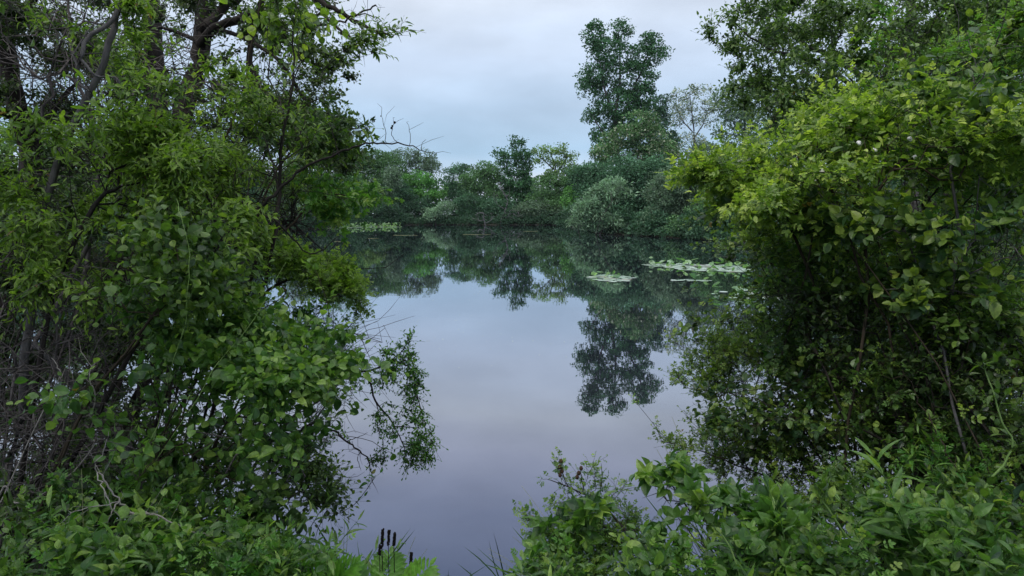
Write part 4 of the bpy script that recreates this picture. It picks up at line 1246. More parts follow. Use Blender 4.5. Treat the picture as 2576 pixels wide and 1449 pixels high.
# shade foliage filling the left
P('understory_shrub', 'shaded understory shrub filling the gloom at the left edge', 'shrub', (-3.0, 3.7),
  [(100, 610, 160, 80, 4.2, .5), (60, 740, 110, 70, 4.3, .4, .6), (200, 690, 140, 70, 4.3, .5, .7), (350, 560, 150, 90, 4.2, .5), (30, 520, 110, 90, 4.1, .5)], ntar=220,
  kind='ovate', size=0.062, nshoot=560, mat='shade', bark='bark', base_rnd=0.35, rmax=0.02)
P('understory_shrub', 'shaded understory shrub behind the round-leaf vine, against the water', 'shrub', (-2.0, 3.8),
  [(400, 800, 150, 80, 4.0, .4), (560, 640, 130, 80, 4.2, .4), (300, 1050, 150, 120, 3.8, .4, .5), (200, 900, 120, 90, 3.9, .4, .5), (620, 740, 110, 60, 4.0, .4, .8), (500, 560, 120, 80, 4.2, .4)], ntar=200,
  kind='ovate', size=0.055, nshoot=480, mat='shade', bark='bark', base_rnd=0.45, rmax=0.02)
P('fine_leaved_shrub', 'fine-leaved shrub under the arching branch in front of the left shore', 'shrub', (-2.35, 4.1),
  [(660, 560, 70, 40, 4.4, .3), (740, 480, 60, 40, 4.4, .3), (600, 600, 80, 50, 4.4, .3), (560, 500, 80, 60, 4.4, .3), (700, 440, 60, 40, 4.4, .3), (640, 650, 60, 30, 4.2, .3)], ntar=140,
  kind='oblong', size=0.055, nshoot=120, nl=5, mat='olive', bark='dead', base_rnd=0.5, rmax=0.012)

P('shaded_thicket', 'dense dark thicket of small leaves closing the far left edge at mid height', 'thicket', (-3.7, 4.2),
  [(90, 700, 160, 90, 4.9, .5), (80, 860, 150, 90, 4.8, .5), (260, 820, 140, 100, 4.8, .5), (100, 1010, 150, 80, 4.6, .5, .8), (330, 960, 120, 90, 4.7, .4, .6), (60, 560, 130, 90, 5, .5), (250, 620, 140, 80, 5, .5), (200, 480, 160, 70, 5, .5)],
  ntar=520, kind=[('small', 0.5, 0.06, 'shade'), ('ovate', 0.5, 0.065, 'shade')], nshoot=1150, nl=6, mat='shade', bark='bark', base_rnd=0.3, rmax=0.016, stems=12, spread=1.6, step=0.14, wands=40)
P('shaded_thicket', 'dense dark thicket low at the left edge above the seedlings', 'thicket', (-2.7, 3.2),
  [(60, 1120, 130, 60, 3.7, .35), (230, 1130, 120, 60, 3.7, .35), (120, 1220, 140, 50, 3.4, .3), (330, 1200, 110, 60, 3.5, .3, .8)],
  ntar=260, kind=[('small', 0.5, 0.05, 'shade'), ('ovate', 0.5, 0.055, 'shade')], nshoot=460, nl=6, mat='shade', bark='bark', base_rnd=0.3, rmax=0.012, stems=10, spread=1.2, step=0.12, wands=20)

# ------------------------------------------------------------------ near bank, right side
P('spreading_tree', 'dark-leaved tree spreading over the upper right with an upright grey trunk', 'tree', (2.9, 4.4),
  [(1890, 20, 50, 50, 4.7, .4, 1.2), (1905, 110, 65, 50, 4.7, .4, 1.3), (1930, 170, 60, 40, 4.7, .4), (1900, 205, 65, 22, 4.7, .4), (1980, 60, 120, 70, 4.9, .6), (2010, 180, 120, 70, 4.9, .6), (2130, 100, 130, 100, 5, .7),
   (2150, 230, 150, 60, 5, .6), (2300, 60, 150, 90, 5, .7, 1.2), (2420, 140, 130, 100, 5, .7, 1.2), (2180, 330, 160, 50, 4.6, .5), (2380, 270, 140, 60, 4.8, .6), (2060, 250, 100, 50, 4.8, .5), (2300, 180, 120, 70, 5, .6), (1950, 250, 70, 40, 4.6, .4), (2060, 310, 120, 30, 4.6, .5), (2010, 60, 90, 60, 4.8, .5, 1.2), (2200, 30, 120, 60, 4.9, .5, 1.2), (2420, 40, 130, 60, 4.9, .5, 1.2), (2200, 290, 150, 40, 4.7, .5)],
  ntar=560, kind='ovate', size=0.054, nshoot=2900, nl=6, L=0.13, mat='olive', bark='bark_grey', base_rnd=0.42, rmax=0.045, clumpy=0.35, wands=50, wandlen=0.25, waim=(1.0, 0, 0.3), parts=('trunk', 'crown'), thr=0.0045, tip=0.0018, step=0.2,
  limbs=[(['base', (2300, 560, 4.8), (2296, 330, 5.0), (2290, 160, 5.0), (2290, -90, 5.0)], 0.042, 0.03),
         ([(2296, 330, 5.0), (2230, 250, 4.9), (2120, 160, 4.9), (2020, 110, 4.8), (1950, 40, 4.7)], 0.028, 0.006),
         ([(2270, 300, 4.9), (2150, 220, 4.8), (2030, 150, 4.75), (1930, 120, 4.7), (1850, 60, 4.7)], 0.02, 0.004),
         ([(2200, 250, 4.9), (2080, 215, 4.8), (1980, 232, 4.7), (1890, 215, 4.7), (1850, 225, 4.7)], 0.016, 0.004),
         ([(2296, 260, 5.0), (2350, 160, 5.0), (2450, 60, 5.0), (2520, -40, 5.0)], 0.02, 0.01),
         ([(1870, 150, 4.7), (1800, 110, 4.7), (1783, 88, 4.7)], 0.003, 0.001)])
P('blotched_leaf_tree', 'dark conifer-like clump of foliage at the top right corner', 'tree', (3.9, 4.8),
  [(2500, 160, 70, 80, 5.6, .4), (2560, 60, 60, 60, 5.6, .4), (2450, 230, 60, 50, 5.6, .4)], ntar=90, kind='small', size=0.07, nshoot=380, mat='shade', bark='bark', base_rnd=0.2, rmax=0.03, parts=('trunk', 'crown'))
def white_buds(root, sk, rng):
    for (x, y, d) in ((2003, 510 - 112, 2.95), (2040, 398, 2.95), (1886, 401, 3.0), (1903, 420, 3.0), (2070, 430, 2.9), (2046, 453, 2.9), (2200, 378, 2.8), (2160, 360, 2.8), (2300, 395, 2.8), (1860, 403, 3.0), (2290, 350, 2.8)):
        c = at(x, y, d)
        cs = [c + rng.normal(0, 0.003, 3) for _ in range(5)]
        obj('blossom', ball_mesh('blossom', cs, 0.005 + 0.003 * rng.random(5), M['white'], root.location, squash=0.8), root)
P('sunlit_rose_bush', 'sunlit yellow-green rose bush with white buds right of the pond', 'rose bush', (1.85, 3.05),
  [(1760, 448, 50, 12, 3.1, .08, 1.5), (1850, 440, 80, 35, 3.1, .22, 1.2), (1880, 520, 90, 45, 3.1, .3), (1960, 400, 110, 50, 3.1, .3), (1990, 470, 130, 60, 3.1, .35), (2090, 350, 120, 50, 3.1, .3, .8),
   (2230, 390, 190, 60, 3.0, .4, .45), (1940, 560, 70, 40, 3.2, .3, .5), (2380, 420, 170, 60, 3.0, .4, .3), (2080, 530, 140, 40, 3.2, .35, .3), (2500, 330, 100, 70, 2.9, .3, .4),
   (2200, 300, 160, 40, 3.2, .3, .5)],
  ntar=560, kind=[('rose', 0.55, 0.10, 'lime'), ('ovate', 0.45, 0.058, 'lime')], nshoot=820, nl=5, L=0.11, mat='lime', bark='stem', base_rnd=0.36, tipbright=0.45, clumpy=0.45, rmax=0.007, up=0.7, extra=white_buds, thr=0.004,
  stems=9, spread=0.9, wands=50, wandlen=0.2, waim=(0.9, -0.1, 0.8))
P('yellowing_shrub', 'olive-green shrub with fine stems filling the right side under the sunlit rose bush', 'shrub', (2.35, 3.3),
  [(2080, 650, 130, 60, 3.4, .35), (2250, 440, 170, 70, 3.3, .35), (2450, 400, 120, 90, 3.2, .35), (2200, 530, 160, 50, 3.3, .35), (2300, 620, 170, 70, 3.3, .4), (2480, 560, 110, 90, 3.2, .35), (2010, 760, 90, 60, 3.4, .3), (2180, 780, 140, 70, 3.3, .35), (2420, 760, 140, 90, 3.2, .35), (2500, 420, 100, 80, 3.3, .3), (2350, 220, 160, 60, 3.5, .4), (2500, 150, 90, 90, 3.4, .4)],
  ntar=420, kind=[('rose', 0.4, 0.085, 'vine'), ('ovate', 0.6, 0.05, 'green')], nshoot=1300, nl=5, L=0.11, bark='bark', base_rnd=0.42, tipbright=0.4, rmax=0.007, up=0.5, thr=0.004, stems=12, spread=1.2, wands=50, clumpy=0.7)
P('serrate_leaved_shrub', 'viburnum shrub with large toothed leaves and many dark stems at the right edge', 'shrub', (1.95, 2.75),
  [(2480, 110, 60, 70, 2.9, .25, .7), (2470, 260, 80, 70, 2.9, .3, .8), (2260, 255, 100, 30, 3.0, .25, .5), (2380, 330, 110, 50, 2.9, .3, .8), (2500, 430, 80, 80, 2.8, .3, .8), (2350, 590, 170, 60, 2.9, .3, .8), (2150, 560, 150, 60, 3.0, .3, .8),
   (2480, 620, 90, 90, 2.7, .3, .8), (2050, 480, 110, 50, 3.0, .3, .6), (2320, 740, 150, 70, 2.9, .3, .6)],
  ntar=230, kind='serrate', size=0.082, nshoot=290, nl=4, L=0.16, mat='viburnum', bark='bark_grey', base_rnd=0.4, tipbright=0.45, rmax=0.014, opp=True, up=0.7, thr=0.004, stems=7, spread=0.5, upn=0.9, wands=20)
P('many_stemmed_shrub', 'many-stemmed dark thicket shrub leaning toward the pond in the right half', 'shrub', (1.95, 3.5),
  [(1985, 680, 55, 50, 3.6, .3), (1970, 780, 80, 60, 3.6, .3), (1960, 870, 100, 60, 3.6, .35), (2080, 760, 120, 70, 3.7, .4), (2200, 680, 130, 60, 3.8, .4), (2100, 920, 130, 90, 3.6, .4), (2250, 850, 130, 90, 3.7, .4),
   (2000, 660, 90, 50, 3.7, .3), (2400, 780, 120, 100, 3.7, .4), (1985, 620, 50, 30, 3.6, .25)],
  ntar=330, kind=[('serrate', 0.4, 0.066, 'viburnum'), ('rose', 0.3, 0.085, 'green'), ('ovate', 0.3, 0.05, 'green')], nshoot=760, nl=5, L=0.13, bark='bark', base_rnd=0.45, rmax=0.008, thr=0.004, wands=50, clumpy=0.7,
  limbs=[(['base', (2250, 1000, 3.5), (2180, 850, 3.6), (2080, 720, 3.6), (1930, 590, 3.6)], 0.008, 0.003), (['base', (2150, 1010, 3.5), (2020, 830, 3.6), (1900, 640, 3.6)], 0.007, 0.002), (['base', (2350, 900, 3.6), (2330, 700, 3.7), (2300, 480, 3.7)], 0.009, 0.003),
         (['base', (2230, 1050, 3.5), (2100, 900, 3.5), (1960, 740, 3.55)], 0.01, 0.003), (['base', (2450, 900, 3.5), (2480, 650, 3.6), (2440, 400, 3.6)], 0.009, 0.003), (['base', (2300, 980, 3.5), (2220, 780, 3.6), (2130, 560, 3.6)], 0.0075, 0.003),
         (['base', (2400, 1020, 3.5), (2380, 800, 3.6), (2390, 560, 3.6)], 0.0075, 0.003), (['base', (2190, 1060, 3.4), (2060, 960, 3.45), (1900, 880, 3.5)], 0.009, 0.003)])
P('shaded_shrub', 'deep-shaded leafy shrub low at the right edge', 'shrub', (2.35, 3.1),
  [(2450, 950, 130, 120, 3.2, .4), (1980, 1090, 120, 60, 3.4, .35), (2100, 1150, 140, 50, 3.3, .35), (2250, 1150, 130, 50, 3.2, .3), (2300, 1030, 140, 90, 3.3, .4), (2150, 1040, 110, 70, 3.3, .35, .8), (2520, 1130, 90, 90, 3.1, .3), (2400, 1130, 140, 60, 3.2, .3)], ntar=360,
  kind=[('serrate', 0.35, 0.07, 'shade'), ('rose', 0.35, 0.085, 'green'), ('small', 0.3, 0.045, 'green')], clumpy=0.6, nshoot=950, nl=5, bark='bark', base_rnd=0.55, rmax=0.014, stems=8, spread=0.6)
bare_plant('bare_stemmed_thicket', 'crowd of thin dark bare stems behind the right-hand leaves', 'thicket', (2.5, 4.0),
  [(['base', (2100, 900, 4.0), (1980, 700, 4.2)], 0.008, 0.002), (['base', (2250, 850, 4.0), (2200, 600, 4.2)], 0.008, 0.002), (['base', (2450, 800, 4.0), (2500, 500, 4.2)], 0.009, 0.003), (['base', (2350, 800, 4.0), (2340, 560, 4.1)], 0.008, 0.003)],
  mat='bark', blobs=[(2250, 850, 260, 220, 4.1, .5), (2400, 600, 160, 160, 4.1, .5, .5), (2450, 1000, 120, 150, 3.9, .4), (2100, 450, 250, 120, 4, .4, .4)], ntar=260, side=420, side_len=0.35, side_sub=2, tip=0.0018, alpha=0.12)
P('far_bank_shrub', 'dense dim shrub closing the view behind the right-hand thicket', 'shrub', (4.2, 5.6),
  [(2300, 600, 260, 110, 6.0, .8), (2400, 800, 220, 130, 5.8, .8), (2450, 1000, 160, 120, 5.6, .7), (2200, 760, 160, 100, 6, .7, .7), (2450, 400, 160, 120, 6, .8, .8)], ntar=260,
  kind='ovate', size=0.085, nshoot=800, mat='shade', bark='bark', base_rnd=0.4, rmax=0.02, step=0.25, tip=0.002, thr=0.005)

P('fine_stemmed_shrub', 'fine-stemmed leafy shrub filling the shade between the sunlit rose and the bank plants', 'shrub', (2.2, 3.0),
  [(2050, 820, 120, 80, 3.1, .3), (2200, 760, 140, 80, 3.0, .3), (2380, 800, 140, 100, 2.95, .3), (2150, 950, 140, 80, 3.0, .3), (2330, 960, 150, 90, 2.9, .3), (2500, 880, 80, 120, 2.9, .25), (2250, 1080, 160, 50, 2.9, .3), (2450, 1080, 110, 60, 2.8, .25)],
  ntar=480, kind=[('ovate', 0.4, 0.055, 'shade'), ('rose', 0.3, 0.085, 'green'), ('serrate', 0.3, 0.065, 'green')], nshoot=720, nl=5, L=0.12, bark='bark', base_rnd=0.4, tipbright=0.35, rmax=0.006,
  stems=16, spread=1.4, wands=40, clumpy=0.8, thr=0.0035)
# twiggy rose at the right water edge
P('twiggy_rose', 'twiggy small-leaved rose reaching left across the pale water on the right', 'rose bush', (1.55, 3.45),
  [(1760, 940, 40, 20, 3.5, .12), (1830, 960, 60, 30, 3.5, .15), (1800, 880, 50, 40, 3.5, .15), (1850, 1040, 60, 40, 3.4, .2), (1770, 1080, 40, 16, 3.4, .12), (1860, 1100, 90, 40, 3.35, .2, 1.3), (1930, 1150, 120, 60, 3.3, .25, 1.4),
   (1830, 1150, 70, 40, 3.3, .2), (2000, 1230, 120, 60, 3.2, .25, 1.3), (1890, 920, 60, 40, 3.5, .2)],
  ntar=330, wands=40, wandlen=0.16, clumpy=0.6, kind=[('rose', 0.6, 0.06, 'green'), ('small', 0.4, 0.03, 'vine')], nshoot=950, nl=4, L=0.075, bark='bark', base_rnd=0.6, rmax=0.009, tip=0.0011, thr=0.0028,
  limbs=[(['base', (1980, 1250, 3.2), (1850, 1170, 3.2), (1740, 1130, 3.2), (1665, 1110, 3.2)], 0.005, 0.0012), (['base', (2050, 1180, 3.3), (1930, 1060, 3.4), (1840, 990, 3.4), (1720, 975, 3.4)], 0.005, 0.0012),
         (['base', (1960, 1200, 3.3), (1870, 1080, 3.4), (1820, 1000, 3.4)], 0.005, 0.0012)])
P('toothed_leaf_sapling', 'sapling with crisp toothed leaves in front of the reflection at right', 'sapling', (1.75, 3.2),
  [(1860, 1020, 60, 40, 3.2, .15), (1940, 960, 80, 60, 3.2, .2), (1900, 1060, 60, 30, 3.15, .15), (1820, 1060, 40, 20, 3.15, .1), (1990, 1060, 90, 50, 3.2, .2), (1980, 900, 80, 60, 3.3, .2)],
  ntar=90, kind='serrate', size=0.06, nshoot=120, nl=4, L=0.12, mat='viburnum', bark='bark', base_rnd=0.3, rmax=0.008, opp=True)

def brown_buds(root, sk, rng):
    cs = []
    for (x, y) in ((1411, 1160), (1408, 1175), (1414, 1185), (1409, 1195), (1462, 1178), (1456, 1190), (1452, 1200)):
        cs.append(at(x, y, 2.72))
    for c in cs:
        obj('bud', ball_mesh('bud', [c], [0.008], M['bud'], root.location, squash=1.4), root)
P('front_rose_bush', 'small rose bush with an arching dark cane at the bottom centre right', 'rose bush', (0.62, 2.45),
  [(1430, 1240, 50, 20, 2.75, .12, 1.2), (1500, 1260, 50, 28, 2.75, .12, 1.3), (1530, 1290, 60, 40, 2.7, .15, 1.3), (1440, 1290, 50, 40, 2.7, .15), (1570, 1340, 60, 40, 2.65, .15, 1.2), (1480, 1350, 70, 50, 2.6, .15, 1.2), (1500, 1410, 120, 40, 2.5, .2, 1.2),
   (1360, 1345, 25, 22, 2.6, .06), (1400, 1390, 50, 40, 2.5, .12, 1.1)],
  ntar=230, wands=14, wandlen=0.07, clumpy=0.5, kind='rose', size=0.06, nshoot=330, nl=4, L=0.07, mat='weed', bark='bark', base_rnd=0.5, rmax=0.008, tip=0.001, thr=0.003, step=0.09, extra=brown_buds,
  limbs=[(['base', (1610, 1400, 2.5), (1560, 1320, 2.65), (1500, 1260, 2.72), (1430, 1225, 2.75), (1375, 1205, 2.75)], 0.006, 0.0015), ([(1430, 1225, 2.75), (1415, 1190, 2.73), (1411, 1155, 2.72)], 0.002, 0.001),
         ([(1470, 1240, 2.73), (1462, 1200, 2.72), (1462, 1172, 2.72)], 0.002, 0.001), ([(1510, 1260, 2.72), (1515, 1200, 2.72), (1512, 1165, 2.72)], 0.002, 0.001), (['base', (1400, 1390, 2.5), (1355, 1340, 2.6), (1335, 1310, 2.6)], 0.003, 0.001)])
for i, (b, bl, lb, n) in enumerate([
        ((0.98, 2.5), [(1670, 1215, 45, 30, 2.6, .12, 1.2), (1715, 1240, 45, 30, 2.55, .12), (1650, 1260, 40, 30, 2.6, .1)], 'tall three-leafleted ivy plant standing above the grass at lower right', 16),
        ((1.05, 2.2), [(1720, 1330, 60, 50, 2.35, .12), (1790, 1300, 60, 40, 2.4, .12), (1640, 1370, 50, 40, 2.3, .1)], 'three-leafleted ivy plant low between the rose bush and the tall ivy', 14),
        ((0.5, 2.3), [(1470, 1320, 40, 25, 2.45, .08), (1430, 1350, 40, 25, 2.45, .08), (1340, 1420, 40, 30, 2.35, .08, 1.2), (1390, 1410, 40, 30, 2.3, .08)], 'three-leafleted ivy drooping at the lower left of the small rose bush', 14),
        ((1.3, 2.05), [(1880, 1300, 60, 40, 2.2, .12), (1950, 1350, 60, 40, 2.1, .12), (1850, 1400, 60, 40, 2.05, .1)], 'three-leafleted ivy under the twiggy rose at lower right', 18)]):
    P('ivy_plant', lb, 'ivy', b, bl, ntar=26, kind='ivy', size=0.155, nshoot=n, nl=2, L=0.08, mat='weed', bark='stem', base_rnd=0.35, tipbright=0.25, rmax=0.004, up=0.8, opp=True, stems=5, spread=0.3, group='three-leafleted ivy on the bank', upn=0.6)

# upright narrow-leaved herbs
def herb(name, label, cat, b, top, n=24, kind='lance', size=0.14, mat='weed', stem='greenstem', group=None, tipcluster=True, r=0.003, lean=0.0, spread=0.9, s0=0.25):
    SEED[0] += 1
    rng = np.random.default_rng(SEED[0])
    base = np.array([b[0], b[1], gz(*b) - 0.02])
    root = thing(name, label, cat, base, group)
    tp = at(*top)
    sk = Skel(rng)
    mid = base * 0.5 + tp * 0.5 + np.array([rng.normal(0, 0.02), 0.02, 0.03])
    sk.limb([base, mid, tp], r, r * 0.4, wob=0.01)
    sk.finish(r * 0.3)
    sk.tube(5, 'stem', M[stem], root)
    t = np.linspace(s0, 1.0, n)
    pos = np.outer((1 - t) ** 2, base) + np.outer(2 * t * (1 - t), mid * 2 - base * .5 - tp * .5) + np.outer(t ** 2, tp)
    ax = nrm(tp - base)
    ph = np.arange(n) * 2.4 + rng.random() * 6
    side = np.stack([np.cos(ph), np.sin(ph), np.zeros(n)], 1)
    el = (0.15 + 1.6 * t ** 5)[:, None]
    d = nrm(side * spread + ax * el + rng.normal(0, 0.1, (n, 3)))
    no = nrm(np.array([0, 0, 1]) - side * 0.3 * el + rng.normal(0, 0.15, (n, 3)))
    sz = size * (0.75 + 0.3 * np.sin(t * 3.1)) * (1 - 0.45 * t ** 3) * (1 + rng.normal(0, 0.1, n))
    leaves_obj(rng, kind, (pos, d, no, sz, np.clip(0.25 + 0.4 * t ** 2 + rng.normal(0, 0.08, n), 0, 1)), M[mat], root)
    return root
hs = [((1.38, 1.95), (2200, 1150, 1.95), 30, 'tallest willow-leaved herb at lower right, its leaves spreading like a star', 0.17),
      ((1.5, 2.0), (2085, 1225, 2.0), 22, 'willow-leaved herb left of the star-topped herb', 0.10),
      ((1.75, 2.2), (2310, 1090, 2.4), 16, 'thin tall herb stem right of the star-topped herb', 0.09),
      ((1.0, 1.85), (1930, 1225, 1.95), 24, 'upright narrow-leaved herb at the foot of the twiggy rose', 0.08),
      ((-1.1, 2.6), (835, 1240, 2.75), 20, 'narrow-leaved herb with a star top beside the pond at lower left', 0.10),
      ((-1.0, 2.5), (900, 1310, 2.6), 20, 'narrow-leaved herb second from the ferns at lower left', 0.11),
      ((-0.85, 2.4), (955, 1370, 2.45), 18, 'narrow-leaved herb beside the dark spore stalks', 0.11),
      ((-0.72, 2.35), (1010, 1370, 2.42), 18, 'narrow-leaved herb nearest the open water at bottom left', 0.10),
      ((-1.2, 2.35), (780, 1290, 2.5), 20, 'narrow-leaved herb below the round-leaf vine', 0.11),
      ((-1.3, 2.2), (730, 1330, 2.3), 20, 'short narrow-leaved herb in the lower left undergrowth', 0.11)]
for b, tp, n, lb, sz in hs:
    herb('lance_leaved_herb', lb, 'herb', b, tp, n=n, size=sz, group='narrow-leaved herbs on the bank')

# fern with fertile stalks, bottom left of the gap
def fern(label, b, n, size, seed):
    rng = np.random.default_rng(seed)
    base = np.array([b[0], b[1], gz(*b)])
    root = thing('fern', label, 'fern', base, 'ferns on the bank')
    ph = np.arange(n) / n * 6.28 + rng.random()
    side = np.stack([np.cos(ph), np.sin(ph), np.zeros(n)], 1)
    d = nrm(side * 0.55 + np.array([0, 0, 1.0]) + rng.normal(0, 0.1, (n, 3)))
    pos = base + np.array([0, 0, 0.40]) + side * (0.05 + 0.06 * rng.random((n, 1)))
    no = nrm(side * -0.5 + np.array([0, -0.7, 0.6]) + rng.normal(0, 0.2, (n, 3)))
    tw = np.stack([base + side * 0.005, base + side * 0.03 + np.array([0, 0, 0.22]), pos], 1)
    sz, ti = size * (0.8 + 0.4 * rng.random(n)), np.clip(rng.normal(0.45, 0.2, n), 0, 1)
    for i in range(n):
        k = slice(i, i + 1)
        leaves_obj(rng, 'frond', (pos[k], d[k], no[k], sz[k], ti[k]), M['fern'], root, 'frond', twig_mesh(tw[k], 0.002, base, 's', M['greenstem'], root, raw=True))
fern('bright fern at the bottom, left of the open water', (-0.45, 2.25), 6, 0.17, 1)
fern('bright fern at the bottom edge beneath the narrow-leaved herbs', (-0.75, 2.2), 7, 0.19, 2)
fern('fern half hidden under the lower left undergrowth', (-0.98, 2.45), 7, 0.2, 3)
for i, (x, y0, y1, lb) in enumerate([(963, 1330, 1375, 'tallest dark beaded spore stalk by the water'), (979, 1333, 1372, 'dark spore stalk in the middle of the group by the water'), (993, 1340, 1372, 'dark spore stalk right of the middle one'),
                                    (957, 1370, 1395, 'short dark spore stalk left of the tallest one'), (1035, 1390, 1425, 'lone dark spore stalk nearest the open water')]):
    rng = np.random.default_rng(i)
    p1, p0 = at(x, y0, 2.4), at(x - 2, y1, 2.4)
    base = np.array([p0[0], p0[1], gz(p0[0], p0[1])])
    root = thing('spore_stalk', lb, 'spore stalk', base, 'dark spore stalks of last year\'s fern')
    t = rng.random(90)
    a = rng.random(90) * 6.28
    cs = p0 + (p1 - p0) * t[:, None] + np.stack([np.cos(a), np.sin(a), 0 * a], 1) * 0.0035
    obj('spore_head', ball_mesh('spore_head', cs, 0.002 + 0.0015 * rng.random(90), M['spore'], base, seg=5), root)
    obj('stalk', twig_mesh(np.array([[base, base * .5 + p0 * .5, p0, p1]]), 0.0022, base, 'stalk', M['spore'], root), root)

# broad-leaved undergrowth along the bottom
ug = [(-1.75, 2.15, (120, 1400, 120, 50, 2.0), 'weed', 'round', 0.075, 'broad-leaved seedling patch in the bottom left corner'),
      (-1.45, 2.0, (330, 1400, 120, 50, 2.0), 'weed', 'round', 0.075, 'broad-leaved seedlings under the bleached branch'),
      (-1.15, 2.0, (520, 1400, 120, 50, 2.0), 'weed', 'round', 0.075, 'broad-leaved seedlings left of the bottom centre-left herbs'),
      (-1.4, 2.4, (400, 1290, 140, 50, 2.4), 'weed', 'ovate', 0.075, 'pale pointed-leaved seedlings in the lower left'),
      (-1.2, 2.5, (620, 1290, 130, 50, 2.5), 'green', 'round', 0.08, 'large-leaved plant below the hanging vine at lower left'),
      (-1.9, 2.5, (170, 1260, 130, 60, 2.4), 'shade', 'round', 0.08, 'dim large-leaved plant at the left edge above the corner'),
      (-0.95, 2.2, (760, 1400, 110, 40, 2.2), 'weed', 'ovate', 0.06, 'leafy plants between the ferns and seedlings at the bottom'),
      (0.85, 2.0, (1690, 1420, 110, 40, 2.05), 'weed', 'serrate', 0.075, 'toothed broad leaves at the bottom right of centre'),
      (1.15, 1.9, (1880, 1420, 120, 40, 1.95), 'weed', 'round', 0.075, 'round-leaved plants at the bottom below the twiggy rose'),
      (1.45, 1.9, (2080, 1400, 130, 50, 1.95), 'weed', 'serrate', 0.08, 'broad-leaved plants around the star-topped herb'),
      (1.6, 2.1, (2300, 1320, 140, 60, 2.1), 'weed', 'round', 0.075, 'broad-leaved patch left of the pale twining vine'),
      (1.7, 1.85, (2450, 1400, 120, 50, 1.85), 'weed', 'ovate', 0.085, 'wide-leaved plants in the bottom right corner'),
      (1.9, 2.3, (2480, 1270, 110, 60, 2.25), 'viburnum', 'serrate', 0.075, 'broad toothed leaves at the right edge above the corner'),
      (1.3, 2.35, (1990, 1310, 110, 50, 2.4), 'green', 'ovate', 0.06, 'mixed leafy growth behind the bottom ivy at right'),
      (1.45, 2.5, (2180, 1250, 120, 50, 2.5), 'green', 'rose', 0.08, 'low compound-leaved rose shoots behind the star-topped herb'),
      (1.7, 2.55, (2380, 1190, 130, 50, 2.5), 'vine', 'rose', 0.075, 'yellow-green rose shoots left of the pale vine loop'),
      (0.35, 2.15, (1400, 1440, 80, 25, 2.15), 'weed', 'ovate', 0.06, 'leafy growth at the bottom edge beneath the small rose bush')]
for x, y, (px, py, rx, ry, D), mt, kd, sz, lb in ug:
    P('undergrowth_plant', lb, 'undergrowth', (x, y), [(px, py + 28, rx, ry, D, .2)], ntar=56, size=sz,
      kind=[(kd, 0.42, sz * 0.98, mt), ('ovate', 0.25, 0.055, 'green'), ('rose', 0.18, 0.085, 'vine'), ('lance', 0.12, 0.11, mt)], nshoot=92, clumpy=0.8, nl=4, L=0.1, wands=6, wandlen=0.16, mat=mt, bark='greenstem', base_rnd=0.35, tipbright=0.35, rmax=0.004,
      up=0.9, stems=9, spread=0.8, upn=0.9, group='broad-leaved plants along the bank', vary=0.4)

# pale twining vines, lower right
P('twining_vine', 'pale green twining vine looping up at the right edge', 'vine', (1.42, 1.8), [], kind='ovate', size=0.06, nshoot=16, nl=2, L=0.05, mat='lime', bark='limestem', rmax=0.004, thr=0.02, base_rnd=0.2,
  limbs=[(['base', (2490, 1445, 1.95), (2465, 1340, 1.95), (2466, 1260, 1.95), (2490, 1210, 1.95), (2530, 1160, 1.95), (2548, 1110, 1.95), (2520, 1060, 1.95), (2500, 990, 1.95), (2478, 930, 1.95)], 0.0042, 0.002)])
P('twining_vine', 'short pale green twining shoot leaning left at bottom right', 'vine', (1.1, 1.75), [], kind='ovate', size=0.06, nshoot=9, nl=2, L=0.05, mat='lime', bark='limestem', rmax=0.004, thr=0.02, base_rnd=0.2,
  limbs=[(['base', (2200, 1440, 1.9), (2130, 1350, 1.9), (2090, 1290, 1.9), (2060, 1245, 1.9)], 0.003, 0.0018)])
P('twining_vine', 'pale yellowish vine stem rising at the bottom right of centre', 'vine', (0.8, 1.75), [], kind='serrate', size=0.06, nshoot=9, nl=2, L=0.05, mat='lime', bark='limestem', rmax=0.004, thr=0.02, base_rnd=0.2,
  limbs=[(['base', (1860, 1440, 1.9), (1800, 1330, 1.9), (1770, 1280, 1.9)], 0.003, 0.0018)])
bare_plant('bramble_cane', 'long reddish cane crossing the right-hand shade', 'cane', (1.9, 2.4), [(['base', (2420, 1230, 2.5), (2360, 1100, 2.6), (2310, 1000, 2.7), (2270, 930, 2.7)], 0.004, 0.002)], mat='stem', side=8, side_len=0.08)

# grass stalks
def grass(label, b, items, seed):
    rng = np.random.default_rng(seed)
    base = np.array([b[0], b[1], gz(*b)])
    root = thing('grass_tuft', label, 'grass', base, 'grass stalks on the bank')
    tw = []
    for (x, y, d) in items:
        t = at(x, y, d)
        b0 = base + np.array([rng.normal(0, 0.03), rng.normal(0, 0.03), 0])
        m = b0 * 0.45 + t * 0.55 + np.array([0, 0, 0.12 * np.linalg.norm(t - b0)]) * (1 if abs(t[0] - b0[0]) > 0.15 else 0.1)
        s = np.linspace(0, 1, 8)[:, None]
        tw.append((1 - s) ** 2 * b0 + 2 * s * (1 - s) * m + s * s * t)
    for t_ in tw:
        obj('stalk', twig_mesh(np.array([t_]), 0.0016, base, 'stalk', M['straw'], root), root)
    n = 26
    ph = rng.random(n) * 6.28
    d = nrm(np.stack([np.cos(ph) * 0.5, np.sin(ph) * 0.5, np.ones(n)], 1))
    leaves_obj(rng, 'grass', (np.repeat(base[None], n, 0), d, nrm(rng.normal(size=(n, 3))), 0.3 + 0.25 * rng.random(n), rng.random(n) * 0.6), M['weed'], root, 'blades')
    return root, tw
